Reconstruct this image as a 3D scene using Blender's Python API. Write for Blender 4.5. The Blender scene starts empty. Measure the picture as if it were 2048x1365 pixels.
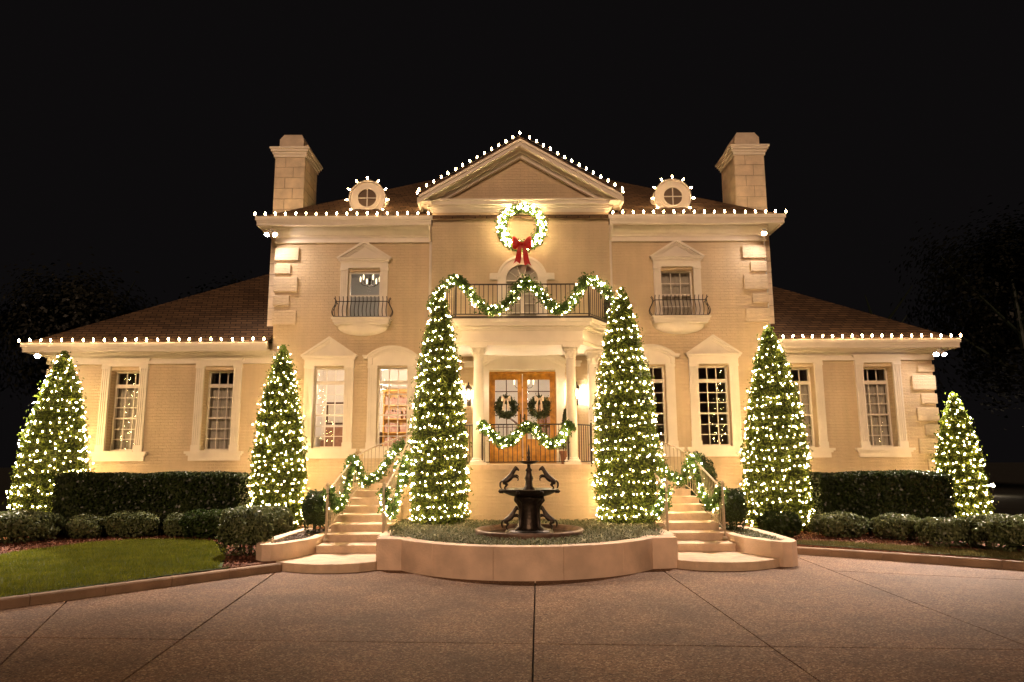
import bpy, bmesh, math, random
import numpy as np
from mathutils import Vector, Matrix, Euler

random.seed(7)
rng = np.random.default_rng(11)
S = bpy.context.scene
C = S.collection
R = math.radians

# ---------------------------------------------------------------- camera, sky, exposure
cam = bpy.data.cameras.new("camera")
cam.sensor_width = 36.0
cam.lens = 1428.0 / 2048.0 * 36.0
cam.clip_start = 0.1
cam.clip_end = 1000.0
camo = bpy.data.objects.new("camera", cam)
C.objects.link(camo)
camo.location = (0, 0, 1.9)
camo.rotation_mode = 'XYZ'
camo.rotation_euler = (Matrix.Rotation(math.pi / 2 + math.atan(233 / 1428), 4, 'X') @ Matrix.Rotation(R(-0.3), 4, 'Z')).to_euler('XYZ')
S.camera = camo

W = bpy.data.worlds.new("World")
S.world = W
W.use_nodes = True
wn = W.node_tree.nodes
wn["Background"].inputs[0].default_value = (0.0036, 0.0031, 0.0033, 1)   # moonless night, a trace of town glow
wn["Background"].inputs[1].default_value = 1.0

S.view_settings.view_transform = 'Standard'
S.view_settings.look = 'None'
S.view_settings.exposure = 0.16
S.view_settings.gamma = 1.0
S.view_settings.use_curve_mapping = False
S.render.engine = 'CYCLES'
S.cycles.use_denoising = True
S.cycles.max_bounces = 6
S.cycles.diffuse_bounces = 4
S.cycles.glossy_bounces = 3
S.cycles.transparent_max_bounces = 12
S.cycles.transmission_bounces = 4
S.cycles.sample_clamp_indirect = 6.0
S.cycles.use_light_tree = True

# dim warm light of the street behind the camera (the photograph's only frontal light), low and very soft
sun = bpy.data.lights.new('street_glow', 'SUN')
sun.energy = 1.15
sun.color = (1.0, 0.63, 0.40)
sun.angle = R(9)
suno = bpy.data.objects.new('street_glow', sun)
C.objects.link(suno)
suno.rotation_euler = Vector((0.10, 1.0, -0.37)).to_track_quat('-Z', 'Y').to_euler()

# light levels (all of them lamps the photograph shows)
BULB = 138.0       # strength of mini lights on trees
C9 = 110.0          # eave bulbs
GARL = 115.0        # garland and wreath bulbs
FLOOD = 4600.0      # watts per flood head
WARM = (1.0, 0.64, 0.28)
WARM9 = (1.0, 0.62, 0.28)
FLOODC = (1.0, 0.80, 0.66)

X0 = 0.24          # axis of the house
YW = 18.5          # front wall of the main block
YB = 18.1          # front wall of the centre block

# ---------------------------------------------------------------- helpers
ORG = {}           # world position of every object's origin

def worg(o):
    return ORG.get(o.name, Vector((0, 0, 0))) if o is not None else Vector((0, 0, 0))

def setp(o, parent, org):
    ORG[o.name] = Vector(org)
    o.location = Vector(org) - worg(parent)
    if parent is not None:
        o.parent = parent

def tag(o, label=None, cat=None, group=None, kind=None):
    if label: o['label'] = label
    if cat: o['category'] = cat
    if group: o['group'] = group
    if kind: o['kind'] = kind
    return o

def empty(name, loc, label=None, cat=None, group=None):
    o = bpy.data.objects.new(name, None)
    o.empty_display_size = 0.2
    C.objects.link(o)
    setp(o, None, loc)
    return tag(o, label, cat, group)

class MB:
    def __init__(s):
        s.v = []; s.f = []
    def add(s, vs, fs):
        b = len(s.v)
        s.v += [tuple(p) for p in vs]
        s.f += [tuple(i + b for i in f) for f in fs]
        return s
    def box(s, x0, x1, y0, y1, z0, z1):
        if x0 > x1: x0, x1 = x1, x0
        if y0 > y1: y0, y1 = y1, y0
        if z0 > z1: z0, z1 = z1, z0
        return s.add([(x0,y0,z0),(x1,y0,z0),(x1,y1,z0),(x0,y1,z0),(x0,y0,z1),(x1,y0,z1),(x1,y1,z1),(x0,y1,z1)],
                     [(0,3,2,1),(4,5,6,7),(0,1,5,4),(1,2,6,5),(2,3,7,6),(3,0,4,7)])
    def prism_z(s, poly, z0, z1):
        a = sum(poly[i][0]*poly[(i+1)%len(poly)][1]-poly[(i+1)%len(poly)][0]*poly[i][1] for i in range(len(poly)))
        if a < 0: poly = poly[::-1]
        n = len(poly)
        vs = [(x,y,z0) for x,y in poly] + [(x,y,z1) for x,y in poly]
        fs = [tuple(range(n))[::-1], tuple(range(n, 2*n))]
        fs += [(i,(i+1)%n,(i+1)%n+n,i+n) for i in range(n)]
        return s.add(vs, fs)
    def prism_y(s, poly, y0, y1):          # poly in (x, z)
        a = sum(poly[i][0]*poly[(i+1)%len(poly)][1]-poly[(i+1)%len(poly)][0]*poly[i][1] for i in range(len(poly)))
        if a < 0: poly = poly[::-1]
        n = len(poly)
        vs = [(x,y0,z) for x,z in poly] + [(x,y1,z) for x,z in poly]
        fs = [tuple(range(n)), tuple(range(n, 2*n))[::-1]]
        fs += [((i+1)%n,i,i+n,(i+1)%n+n) for i in range(n)]
        return s.add(vs, fs)
    def tube(s, pts, r, n=6, caps=True):
        pts = [Vector(p) for p in pts]
        m = len(pts)
        rs = r if isinstance(r, (list, tuple)) else [r]*m
        vs = []; prev = None
        for i, p in enumerate(pts):
            t = (pts[min(i+1,m-1)] - pts[max(i-1,0)])
            if t.length < 1e-9: t = Vector((0,0,1))
            t.normalize()
            if prev is None:
                up = Vector((0,0,1)) if abs(t.z) < .9 else Vector((0,1,0))
                u = t.cross(up).normalized()
            else:
                u = (prev - t*prev.dot(t))
                u = u.normalized() if u.length > 1e-6 else t.orthogonal().normalized()
            prev = u
            w = t.cross(u)
            for k in range(n):
                a = 2*math.pi*k/n
                vs.append(p + (u*math.cos(a)+w*math.sin(a))*rs[i])
        fs = []
        for i in range(m-1):
            for k in range(n):
                fs.append((i*n+k, i*n+(k+1)%n, (i+1)*n+(k+1)%n, (i+1)*n+k))
        if caps:
            fs.append(tuple(range(n))[::-1]); fs.append(tuple((m-1)*n+k for k in range(n)))
        return s.add(vs, fs)
    def lathe(s, prof, cx=0, cy=0, n=16, flute=0.0):      # prof: (r, z) bottom to top
        vs = []; fs = []; m = len(prof)
        for r, z in prof:
            for k in range(n):
                a = 2*math.pi*k/n
                rr = r*(1-(flute if k % 2 else 0))
                vs.append((cx+rr*math.cos(a), cy+rr*math.sin(a), z))
        for i in range(m-1):
            for k in range(n):
                fs.append((i*n+k, i*n+(k+1)%n, (i+1)*n+(k+1)%n, (i+1)*n+k))
        fs.append(tuple(range(n))[::-1]); fs.append(tuple((m-1)*n+k for k in range(n)))
        return s.add(vs, fs)
    def build(s, name, mat, parent=None, smooth=False, bevel=0.0):
        a = np.array(s.v, float)
        c = (a.min(0)+a.max(0))/2
        c[2] = a[:,2].min()
        me = bpy.data.meshes.new(name)
        me.from_pydata([tuple(p) for p in (a-c)], [], s.f)
        me.materials.append(mat)
        if smooth:
            me.polygons.foreach_set('use_smooth', [True]*len(me.polygons))
        me.update()
        o = bpy.data.objects.new(name, me)
        C.objects.link(o)
        setp(o, parent, Vector(c))
        if bevel:
            b = o.modifiers.new('bevel', 'BEVEL'); b.width = bevel; b.segments = 2; b.limit_method = 'ANGLE'
        return o

def inst(name, me, parent, loc, rot=None, scale=None):
    o = bpy.data.objects.new(name, me)
    C.objects.link(o)
    setp(o, parent, loc)
    if rot is not None: o.rotation_euler = rot
    if scale is not None: o.scale = scale
    return o

def mesh_of(mb, mat, name, smooth=False):
    me = bpy.data.meshes.new(name)
    me.from_pydata(mb.v, [], mb.f)
    me.materials.append(mat)
    if smooth: me.polygons.foreach_set('use_smooth', [True]*len(me.polygons))
    return me

def fast_mesh(name, V, F, mat, parent, org=None, smooth=False):
    """V (n,3) world, F (m,k)"""
    V = np.asarray(V, float); F = np.asarray(F)
    if org is None:
        org = (V.min(0)+V.max(0))/2; org[2] = V[:,2].min()
    org = np.array(org, float)
    me = bpy.data.meshes.new(name)
    k = F.shape[1]
    me.vertices.add(len(V)); me.vertices.foreach_set('co', (V-org).astype(np.float32).ravel())
    me.loops.add(F.size); me.loops.foreach_set('vertex_index', F.astype(np.int32).ravel())
    me.polygons.add(len(F))
    me.polygons.foreach_set('loop_start', np.arange(0, F.size, k, dtype=np.int32))
    me.update(calc_edges=True)
    me.validate()
    if smooth: me.polygons.foreach_set('use_smooth', [True]*len(me.polygons))
    me.materials.append(mat)
    o = bpy.data.objects.new(name, me)
    C.objects.link(o)
    setp(o, parent, Vector(org))
    return o

def nrm(a):
    return a/np.maximum(np.linalg.norm(a, axis=1, keepdims=True), 1e-9)

def leaf_geo(P, N, size, spread=.9, aspect=.5):
    """rhombic leaves at P, facing about N"""
    n = len(P)
    nn = nrm(N + rng.normal(0, spread, (n,3)))
    t = nrm(np.cross(nn, rng.normal(0,1,(n,3))))
    b = np.cross(nn, t)
    L = size*rng.uniform(.6,1.35,(n,1))
    fold = nn*L*.18
    V = np.stack([P-t*L*.5, P+b*L*aspect*.5+fold, P+t*L*.5, P-b*L*aspect*.5+fold], 1).reshape(-1,3)
    F = np.arange(4*n).reshape(-1,4)
    return V, F

def join_geo(parts):
    Vs = []; Fs = []; b = 0
    for V, F in parts:
        Vs.append(V); Fs.append(F+b); b += len(V)
    return np.concatenate(Vs), np.concatenate(Fs)

# ---------------------------------------------------------------- materials
def mat(name, base, rough=.7, metal=0.0, noise=0.0, scale=4.0, bump=0.0, bscale=60.0, spec=.4, detail=4):
    m = bpy.data.materials.new(name); m.use_nodes = True
    nt = m.node_tree; p = nt.nodes['Principled BSDF']
    p.inputs['Base Color'].default_value = (*base, 1)
    p.inputs['Roughness'].default_value = rough
    p.inputs['Metallic'].default_value = metal
    p.inputs['Specular IOR Level'].default_value = spec
    geo = nt.nodes.new('ShaderNodeNewGeometry')
    if noise:
        nz = nt.nodes.new('ShaderNodeTexNoise'); nz.inputs['Scale'].default_value = scale; nz.inputs['Detail'].default_value = detail
        nt.links.new(geo.outputs['Position'], nz.inputs['Vector'])
        cr = nt.nodes.new('ShaderNodeMapRange')
        cr.inputs[1].default_value = .3; cr.inputs[2].default_value = .7
        cr.inputs[3].default_value = 1-noise; cr.inputs[4].default_value = 1+noise
        nt.links.new(nz.outputs[0], cr.inputs[0])
        mx = nt.nodes.new('ShaderNodeVectorMath'); mx.operation = 'SCALE'
        mx.inputs[0].default_value = base
        nt.links.new(cr.outputs[0], mx.inputs['Scale'])
        nt.links.new(mx.outputs[0], p.inputs['Base Color'])
    if bump:
        nb = nt.nodes.new('ShaderNodeTexNoise'); nb.inputs['Scale'].default_value = bscale; nb.inputs['Detail'].default_value = 5
        nt.links.new(geo.outputs['Position'], nb.inputs['Vector'])
        bp = nt.nodes.new('ShaderNodeBump'); bp.inputs['Strength'].default_value = bump; bp.inputs['Distance'].default_value = .02
        nt.links.new(nb.outputs[0], bp.inputs['Height'])
        nt.links.new(bp.outputs[0], p.inputs['Normal'])
    return m

def mat_brickpaint(name, base, bw=.21, bh=.075, depth=.020):
    """painted brick: courses as relief under an even coat with faint weathering"""
    m = mat(name, base, rough=.75, noise=.11, scale=.9, detail=8)
    nt = m.node_tree; p = nt.nodes['Principled BSDF']
    geo = [n for n in nt.nodes if n.type == 'NEW_GEOMETRY'][0]
    mp = nt.nodes.new('ShaderNodeVectorMath'); mp.operation = 'MULTIPLY'; mp.inputs[1].default_value = (5.0, 5.0, .45)
    nt.links.new(geo.outputs['Position'], mp.inputs[0])
    st = nt.nodes.new('ShaderNodeTexNoise'); st.inputs['Scale'].default_value = 1.0; st.inputs['Detail'].default_value = 6
    nt.links.new(mp.outputs[0], st.inputs['Vector'])
    sr = nt.nodes.new('ShaderNodeMapRange'); sr.inputs[1].default_value = .35; sr.inputs[2].default_value = .65; sr.inputs[3].default_value = .945; sr.inputs[4].default_value = 1.035
    nt.links.new(st.outputs[0], sr.inputs[0])
    lk = p.inputs['Base Color'].links[0]; src = lk.from_socket
    s2 = nt.nodes.new('ShaderNodeVectorMath'); s2.operation = 'SCALE'
    nt.links.new(src, s2.inputs[0]); nt.links.new(sr.outputs[0], s2.inputs['Scale']); nt.links.new(s2.outputs[0], p.inputs['Base Color'])
    sp = nt.nodes.new('ShaderNodeSeparateXYZ'); nt.links.new(geo.outputs['Position'], sp.inputs[0])
    ad = nt.nodes.new('ShaderNodeMath'); ad.operation = 'ADD'
    nt.links.new(sp.outputs[0], ad.inputs[0]); nt.links.new(sp.outputs[1], ad.inputs[1])
    cb = nt.nodes.new('ShaderNodeCombineXYZ')
    nt.links.new(ad.outputs[0], cb.inputs[0]); nt.links.new(sp.outputs[2], cb.inputs[1])
    bt = nt.nodes.new('ShaderNodeTexBrick')
    bt.inputs['Scale'].default_value = 1.0
    bt.inputs['Brick Width'].default_value = bw; bt.inputs['Row Height'].default_value = bh
    bt.inputs['Mortar Size'].default_value = .006; bt.inputs['Mortar Smooth'].default_value = .6
    bt.inputs['Color1'].default_value = (1,1,1,1); bt.inputs['Color2'].default_value = (.7,.7,.7,1); bt.inputs['Mortar'].default_value = (0,0,0,1)
    nt.links.new(cb.outputs[0], bt.inputs['Vector'])
    nz = nt.nodes.new('ShaderNodeTexNoise'); nz.inputs['Scale'].default_value = 30; nz.inputs['Detail'].default_value = 4
    nt.links.new(geo.outputs['Position'], nz.inputs['Vector'])
    mm = nt.nodes.new('ShaderNodeMath'); mm.operation = 'MULTIPLY_ADD'; mm.inputs[1].default_value = .5
    nt.links.new(nz.outputs[0], mm.inputs[0]); nt.links.new(bt.outputs['Color'], mm.inputs[2])
    bp = nt.nodes.new('ShaderNodeBump'); bp.inputs['Strength'].default_value = .9; bp.inputs['Distance'].default_value = depth
    nt.links.new(mm.outputs[0], bp.inputs['Height']); nt.links.new(bp.outputs[0], p.inputs['Normal'])
    return m

def mat_shingle(name):
    m = mat(name, (.10,.06,.04), rough=.9, spec=.15)
    nt = m.node_tree; p = nt.nodes['Principled BSDF']
    geo = [n for n in nt.nodes if n.type == 'NEW_GEOMETRY'][0]
    sp = nt.nodes.new('ShaderNodeSeparateXYZ'); nt.links.new(geo.outputs['Position'], sp.inputs[0])
    ad = nt.nodes.new('ShaderNodeMath'); ad.operation = 'MULTIPLY_ADD'; ad.inputs[1].default_value = .37
    nt.links.new(sp.outputs[1], ad.inputs[0]); nt.links.new(sp.outputs[0], ad.inputs[2])
    cb = nt.nodes.new('ShaderNodeCombineXYZ')
    nt.links.new(ad.outputs[0], cb.inputs[0]); nt.links.new(sp.outputs[2], cb.inputs[1])
    bt = nt.nodes.new('ShaderNodeTexBrick'); bt.inputs['Scale'].default_value = 1
    bt.inputs['Brick Width'].default_value = .3; bt.inputs['Row Height'].default_value = .085
    bt.inputs['Mortar Size'].default_value = .012; bt.inputs['Bias'].default_value = 0
    bt.inputs['Color1'].default_value = (.165,.10,.056,1); bt.inputs['Color2'].default_value = (.085,.052,.032,1); bt.inputs['Mortar'].default_value = (.03,.02,.015,1)
    nt.links.new(cb.outputs[0], bt.inputs['Vector'])
    nt.links.new(bt.outputs['Color'], p.inputs['Base Color'])
    bp = nt.nodes.new('ShaderNodeBump'); bp.inputs['Strength'].default_value = 1; bp.inputs['Distance'].default_value = .015
    nt.links.new(bt.outputs['Color'], bp.inputs['Height']); nt.links.new(bp.outputs[0], p.inputs['Normal'])
    return m

def mat_leaf(name, c1, c2, trans=.35, rough=.55, patch=3.0):
    m = bpy.data.materials.new(name); m.use_nodes = True
    nt = m.node_tree; p = nt.nodes['Principled BSDF']
    geo = nt.nodes.new('ShaderNodeNewGeometry')
    nz = nt.nodes.new('ShaderNodeTexNoise'); nz.inputs['Scale'].default_value = patch
    nt.links.new(geo.outputs['Position'], nz.inputs['Vector'])
    av = nt.nodes.new('ShaderNodeMath'); av.operation = 'MULTIPLY_ADD'; av.inputs[1].default_value = .55
    mr = nt.nodes.new('ShaderNodeMath'); mr.operation = 'MULTIPLY_ADD'; mr.inputs[1].default_value = 1.2; mr.inputs[2].default_value = -.38
    nt.links.new(nz.outputs[0], mr.inputs[0])
    nt.links.new(geo.outputs['Random Per Island'], av.inputs[0]); nt.links.new(mr.outputs[0], av.inputs[2])
    mx = nt.nodes.new('ShaderNodeMix'); mx.data_type = 'RGBA'
    nt.links.new(av.outputs[0], mx.inputs[0])
    mx.inputs[6].default_value = (*c1,1); mx.inputs[7].default_value = (*c2,1)
    nt.links.new(mx.outputs[2], p.inputs['Base Color'])
    p.inputs['Roughness'].default_value = rough
    p.inputs['Specular IOR Level'].default_value = .35
    tr = nt.nodes.new('ShaderNodeBsdfTranslucent'); nt.links.new(mx.outputs[2], tr.inputs[0])
    ms = nt.nodes.new('ShaderNodeMixShader'); ms.inputs[0].default_value = trans
    nt.links.new(p.outputs[0], ms.inputs[1]); nt.links.new(tr.outputs[0], ms.inputs[2])
    nt.links.new(ms.outputs[0], nt.nodes['Material Output'].inputs[0])
    return m

def mat_emit(name, col, st, vary=0.0):
    m = bpy.data.materials.new(name); m.use_nodes = True
    nt = m.node_tree; nt.nodes.remove(nt.nodes['Principled BSDF'])
    e = nt.nodes.new('ShaderNodeEmission'); e.inputs[0].default_value = (*col,1); e.inputs[1].default_value = st
    if vary:                                  # no two lamps burn quite alike
        oi = nt.nodes.new('ShaderNodeObjectInfo'); mr = nt.nodes.new('ShaderNodeMapRange')
        mr.inputs[3].default_value = st*(1-vary); mr.inputs[4].default_value = st*(1+vary)
        nt.links.new(oi.outputs['Random'], mr.inputs[0]); nt.links.new(mr.outputs[0], e.inputs[1])
    nt.links.new(e.outputs[0], nt.nodes['Material Output'].inputs[0])
    return m

def mat_glass(name, tint=(.95,.97,.97), refl=.75):
    m = bpy.data.materials.new(name); m.use_nodes = True
    nt = m.node_tree; nt.nodes.remove(nt.nodes['Principled BSDF'])
    t = nt.nodes.new('ShaderNodeBsdfTransparent'); t.inputs[0].default_value = (*tint,1)
    g = nt.nodes.new('ShaderNodeBsdfGlossy'); g.inputs['Roughness'].default_value = .015; g.inputs[0].default_value = (.9,.9,.9,1)
    fr = nt.nodes.new('ShaderNodeFresnel'); fr.inputs[0].default_value = 1.5
    nz = nt.nodes.new('ShaderNodeTexNoise'); nz.inputs['Scale'].default_value = 1.7
    geo = nt.nodes.new('ShaderNodeNewGeometry'); nt.links.new(geo.outputs['Position'], nz.inputs['Vector'])
    bp = nt.nodes.new('ShaderNodeBump'); bp.inputs['Strength'].default_value = .15; bp.inputs['Distance'].default_value = .02
    nt.links.new(nz.outputs[0], bp.inputs['Height']); nt.links.new(bp.outputs[0], g.inputs['Normal'])
    ms = nt.nodes.new('ShaderNodeMixShader')
    nt.links.new(fr.outputs[0], ms.inputs[0]); nt.links.new(t.outputs[0], ms.inputs[1]); nt.links.new(g.outputs[0], ms.inputs[2])
    nt.links.new(ms.outputs[0], nt.nodes['Material Output'].inputs[0])
    return m

def mat_aggregate(name):
    """exposed aggregate concrete: pebbles of many tones in a tan paste"""
    m = mat(name, (.3,.22,.17), rough=.8, spec=.35)
    nt = m.node_tree; p = nt.nodes['Principled BSDF']
    geo = [n for n in nt.nodes if n.type == 'NEW_GEOMETRY'][0]
    vo = nt.nodes.new('ShaderNodeTexVoronoi'); vo.inputs['Scale'].default_value = 62
    nt.links.new(geo.outputs['Position'], vo.inputs['Vector'])
    sx = nt.nodes.new('ShaderNodeSeparateColor'); nt.links.new(vo.outputs['Color'], sx.inputs[0])
    cr = nt.nodes.new('ShaderNodeValToRGB'); e = cr.color_ramp.elements
    e[0].position = 0; e[0].color = (.085,.040,.019,1); e[1].position = 1; e[1].color = (.52,.36,.23,1)
    a = cr.color_ramp.elements.new(.35); a.color = (.20,.100,.050,1)
    a = cr.color_ramp.elements.new(.8); a.color = (.31,.17,.092,1)
    nt.links.new(sx.outputs[0], cr.inputs[0])
    nz = nt.nodes.new('ShaderNodeTexNoise'); nz.inputs['Scale'].default_value = .8; nz.inputs['Detail'].default_value = 7; nz.inputs['Roughness'].default_value = .65
    nt.links.new(geo.outputs['Position'], nz.inputs['Vector'])
    mr = nt.nodes.new('ShaderNodeMapRange'); mr.inputs[1].default_value = .3; mr.inputs[2].default_value = .7; mr.inputs[3].default_value = .48; mr.inputs[4].default_value = 1.04
    nt.links.new(nz.outputs[0], mr.inputs[0])
    oi = nt.nodes.new('ShaderNodeObjectInfo')
    ma = nt.nodes.new('ShaderNodeMath'); ma.operation = 'MULTIPLY_ADD'; ma.inputs[1].default_value = .14; ma.inputs[2].default_value = .93
    nt.links.new(oi.outputs['Random'], ma.inputs[0])
    m2 = nt.nodes.new('ShaderNodeMath'); m2.operation = 'MULTIPLY'
    nt.links.new(ma.outputs[0], m2.inputs[0]); nt.links.new(mr.outputs[0], m2.inputs[1])
    sc = nt.nodes.new('ShaderNodeVectorMath'); sc.operation = 'SCALE'
    nt.links.new(cr.outputs[0], sc.inputs[0]); nt.links.new(m2.outputs[0], sc.inputs['Scale'])
    nt.links.new(sc.outputs[0], p.inputs['Base Color'])
    bp = nt.nodes.new('ShaderNodeBump'); bp.inputs['Strength'].default_value = .8; bp.inputs['Distance'].default_value = .006; bp.invert = True
    nt.links.new(vo.outputs['Distance'], bp.inputs['Height']); nt.links.new(bp.outputs[0], p.inputs['Normal'])
    return m

M = dict(
    wall=mat_brickpaint('painted_brick', (.66,.52,.35)),
    trim=mat('trim_paint', (.82,.75,.65), rough=.55, noise=.05, scale=3),
    quoin=mat_brickpaint('quoin_paint', (.70,.57,.41)),
    mortar=mat('mortar', (.24,.18,.12), rough=.95),
    flashing=mat('lead_flashing', (.06,.045,.035), rough=.6),
    stone=mat('chimney_stone', (.70,.58,.44), rough=.85, noise=.16, scale=3.5, bump=.5, bscale=25),
    shingle=mat_shingle('shingle'),
    white=mat('white_sash', (.78,.72,.62), rough=.5),
    glass=mat_glass('window_glass'),
    curtain=mat('curtain_cloth', (.60,.52,.42), rough=.9, noise=.1, scale=8),
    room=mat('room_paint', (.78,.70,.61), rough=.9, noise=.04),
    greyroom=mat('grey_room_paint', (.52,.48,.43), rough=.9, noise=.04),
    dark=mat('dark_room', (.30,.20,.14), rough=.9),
    wood=mat('door_wood', (.52,.25,.035), rough=.4, noise=.3, scale=9),
    darkwood=mat('dark_wood', (.09,.04,.02), rough=.45, noise=.3, scale=10),
    iron=mat('wrought_iron', (.055,.04,.032), rough=.45, metal=.35, noise=.2, scale=20),
    paleiron=mat('cream_iron', (.46,.37,.26), rough=.5, noise=.12, scale=20),
    step=mat('step_stone', (.66,.50,.35), rough=.75, noise=.14, scale=5, bump=.25, bscale=40),
    planter=mat('planter_stucco', (.76,.57,.42), rough=.82, noise=.18, scale=2.2, bump=.35, bscale=30),
    drive=mat_aggregate('aggregate'),
    joint=mat('joint_filler', (.035,.025,.02), rough=.9),
    kerb=mat('kerb_concrete', (.30,.20,.13), rough=.85, noise=.25, scale=3, bump=.5, bscale=40),
    soil=mat('soil', (.05,.035,.025), rough=1, noise=.4, scale=14, bump=1, bscale=40),
    mulch=mat('mulch', (.16,.065,.035), rough=.95, noise=.5, scale=18, bump=1, bscale=50),
    chip=mat_leaf('bark_chip', (.10,.04,.02), (.30,.12,.07), trans=0, rough=.9, patch=6),
    gravel=mat_leaf('gravel_stone', (.10,.075,.06), (.36,.28,.21), trans=0, rough=.9, patch=6),
    bronze=mat('bronze', (.055,.042,.032), rough=.38, metal=.75, noise=.4, scale=14, bump=.3, bscale=30),
    basin=mat('basin_metal', (.16,.095,.065), rough=.5, metal=.3, noise=.35, scale=8),
    water=mat('water', (.03,.03,.02), rough=.05, spec=.6, bump=.3, bscale=8),
    conifer=mat_leaf('conifer_leaf', (.052,.090,.010), (.175,.225,.026), trans=.4),
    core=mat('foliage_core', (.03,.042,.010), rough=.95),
    hedge=mat_leaf('hedge_leaf', (.012,.022,.006), (.040,.060,.016), trans=.2, rough=.38),
    shrub=mat_leaf('shrub_leaf', (.06,.08,.03), (.20,.23,.10), trans=.25, rough=.42),
    box=mat_leaf('boxwood_leaf', (.020,.040,.010), (.055,.085,.020), trans=.25, rough=.4),
    cover=mat_leaf('ground_cover_leaf', (.065,.09,.035), (.30,.29,.17), trans=.25, rough=.5),
    grass=mat_leaf('grass_blade', (.085,.11,.008), (.25,.265,.022), trans=.3, rough=.6, patch=2.5),
    lawn=mat('lawn_soil', (.045,.06,.014), rough=1, noise=.4, scale=6, bump=.6, bscale=60),
    drygrass=mat_leaf('dry_grass_blade', (.07,.075,.018), (.20,.16,.06), trans=.3, rough=.6, patch=2.5),
    garland=mat_leaf('garland_leaf', (.045,.100,.020), (.14,.22,.045), trans=.4),
    wreath=mat_leaf('door_wreath_leaf', (.035,.05,.018), (.10,.12,.04), trans=.2),
    bark=mat('bark', (.08,.055,.035), rough=.95, noise=.3, scale=12, bump=.8, bscale=30),
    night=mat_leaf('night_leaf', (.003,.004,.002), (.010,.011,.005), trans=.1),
    red=mat('red_ribbon', (.50,.012,.010), rough=.45, noise=.12, scale=10),
    ribbon=mat('cream_ribbon', (.62,.50,.36), rough=.5, noise=.15, scale=18),
    wire=mat('wire', (.012,.02,.010), rough=.6),
    lampmetal=mat('lamp_metal', (.70,.68,.64), rough=.4),
    pot=mat('pot_clay', (.30,.13,.07), rough=.7, noise=.15, scale=8),
    book=mat_leaf('book_cloth', (.30,.05,.03), (.55,.42,.30), trans=0, rough=.7, patch=9),
    fabric=mat('upholstery', (.32,.17,.12), rough=.9, noise=.15, scale=12),
    ground=mat('ground_soil', (.014,.014,.008), rough=1, noise=.4, scale=.7, bump=.6, bscale=12),
    bulb=mat_emit('mini_light', WARM, BULB, .65),
    c9=mat_emit('eave_bulb', WARM9, C9, .55),
    gbulb=mat_emit('garland_light', (1.0,.70,.34), GARL, .65),
    lens=mat_emit('flood_lens', FLOODC, 900.0),
    lantern=mat_emit('lantern_glow', (1.0,.78,.52), 160.0),
    flame=mat_emit('chandelier_flame', (1.0,.75,.45), 4.0),
    cord=mat('cord', (.06,.05,.04), rough=.7),
)

def ico(r, sub, m, name):
    me = bpy.data.meshes.new(name); bm = bmesh.new()
    bmesh.ops.create_icosphere(bm, subdivisions=sub, radius=r)
    for f in bm.faces: f.smooth = True
    bm.to_mesh(me); bm.free(); me.materials.append(m)
    return me

MINI = ico(.0125, 1, M['bulb'], 'bulb')
GMINI = ico(.015, 1, M['gbulb'], 'bulb')
_b = MB(); _b.lathe([(.009,-.034),(.017,-.022),(.022,0),(.017,.026),(.006,.044)], 0, 0, 7)
C9M = mesh_of(_b, M['c9'], 'bulb', True)

# ================================================================ GROUND AND DRIVEWAY
def tri_poly(poly, z):
    b = MB(); b.add([(x,y,z) for x,y in poly], [tuple(range(len(poly)))]); return b

g = MB(); g.add([(-160,-40,-.35),(160,-40,-.35),(160,220,-.35),(-160,220,-.35)], [(0,1,2,3)])
tag(g.build('ground', M['ground']), kind='structure')

drive = MB(); drive.box(-14,14,-6,16.2,-.2,-.03)
drive = tag(drive.build('driveway', M['joint']), kind='structure')

def clip(poly, a, b, keep):
    """keep the side of line a-b (keep=+1: left of a->b)"""
    out = []
    def side(p): return keep*((b[0]-a[0])*(p[1]-a[1])-(b[1]-a[1])*(p[0]-a[0]))
    for i in range(len(poly)):
        p, q = poly[i], poly[(i+1)%len(poly)]
        sp, sq = side(p), side(q)
        if sp >= 0: out.append(p)
        if sp*sq < 0:
            t = sp/(sp-sq); out.append((p[0]+(q[0]-p[0])*t, p[1]+(q[1]-p[1])*t))
    return out

LONG = [((-6.12,10.26),(-4.83,7.12)), ((-4.0,12.32),(-3.4,6.56)), ((.34,11.55),(.16,6.5)), ((2.53,12.36),(2.59,8.22)), ((5.38,13.41),(5.17,7.64))]
CROSS = [((-5.58,8.18),(5.04,7.46)), ((-5,2.9),(5,2.6)), ((4.2,12.9),(9,11.0))]
cells = [[(-13.9,-5.9),(13.9,-5.9),(13.9,16.1),(-13.9,16.1)]]
for ln in LONG + CROSS:
    nxt = []
    for c in cells:
        cx = sum(p[0] for p in c)/len(c)
        if ln is CROSS[2] and cx < 5.2:
            nxt.append(c); continue
        if ln is LONG[0] and False: continue
        for k in (1,-1):
            d = clip(c, ln[0], ln[1], k)
            if len(d) > 2: nxt.append(d)
    cells = nxt
def inset(poly, d):
    a = sum(poly[i][0]*poly[(i+1)%len(poly)][1]-poly[(i+1)%len(poly)][0]*poly[i][1] for i in range(len(poly)))
    if a < 0: poly = poly[::-1]
    n = len(poly); out = []
    for i in range(n):
        p0, p1, p2 = (Vector(poly[i-1]), Vector(poly[i]), Vector(poly[(i+1)%n]))
        e1 = (p1-p0).normalized(); e2 = (p2-p1).normalized()
        n1 = Vector((-e1.y,e1.x)); n2 = Vector((-e2.y,e2.x))
        k = 1+n1.dot(n2)
        m = (n1+n2)/max(k,.2)
        out.append(tuple(p1+m*d))
    return out
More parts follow.
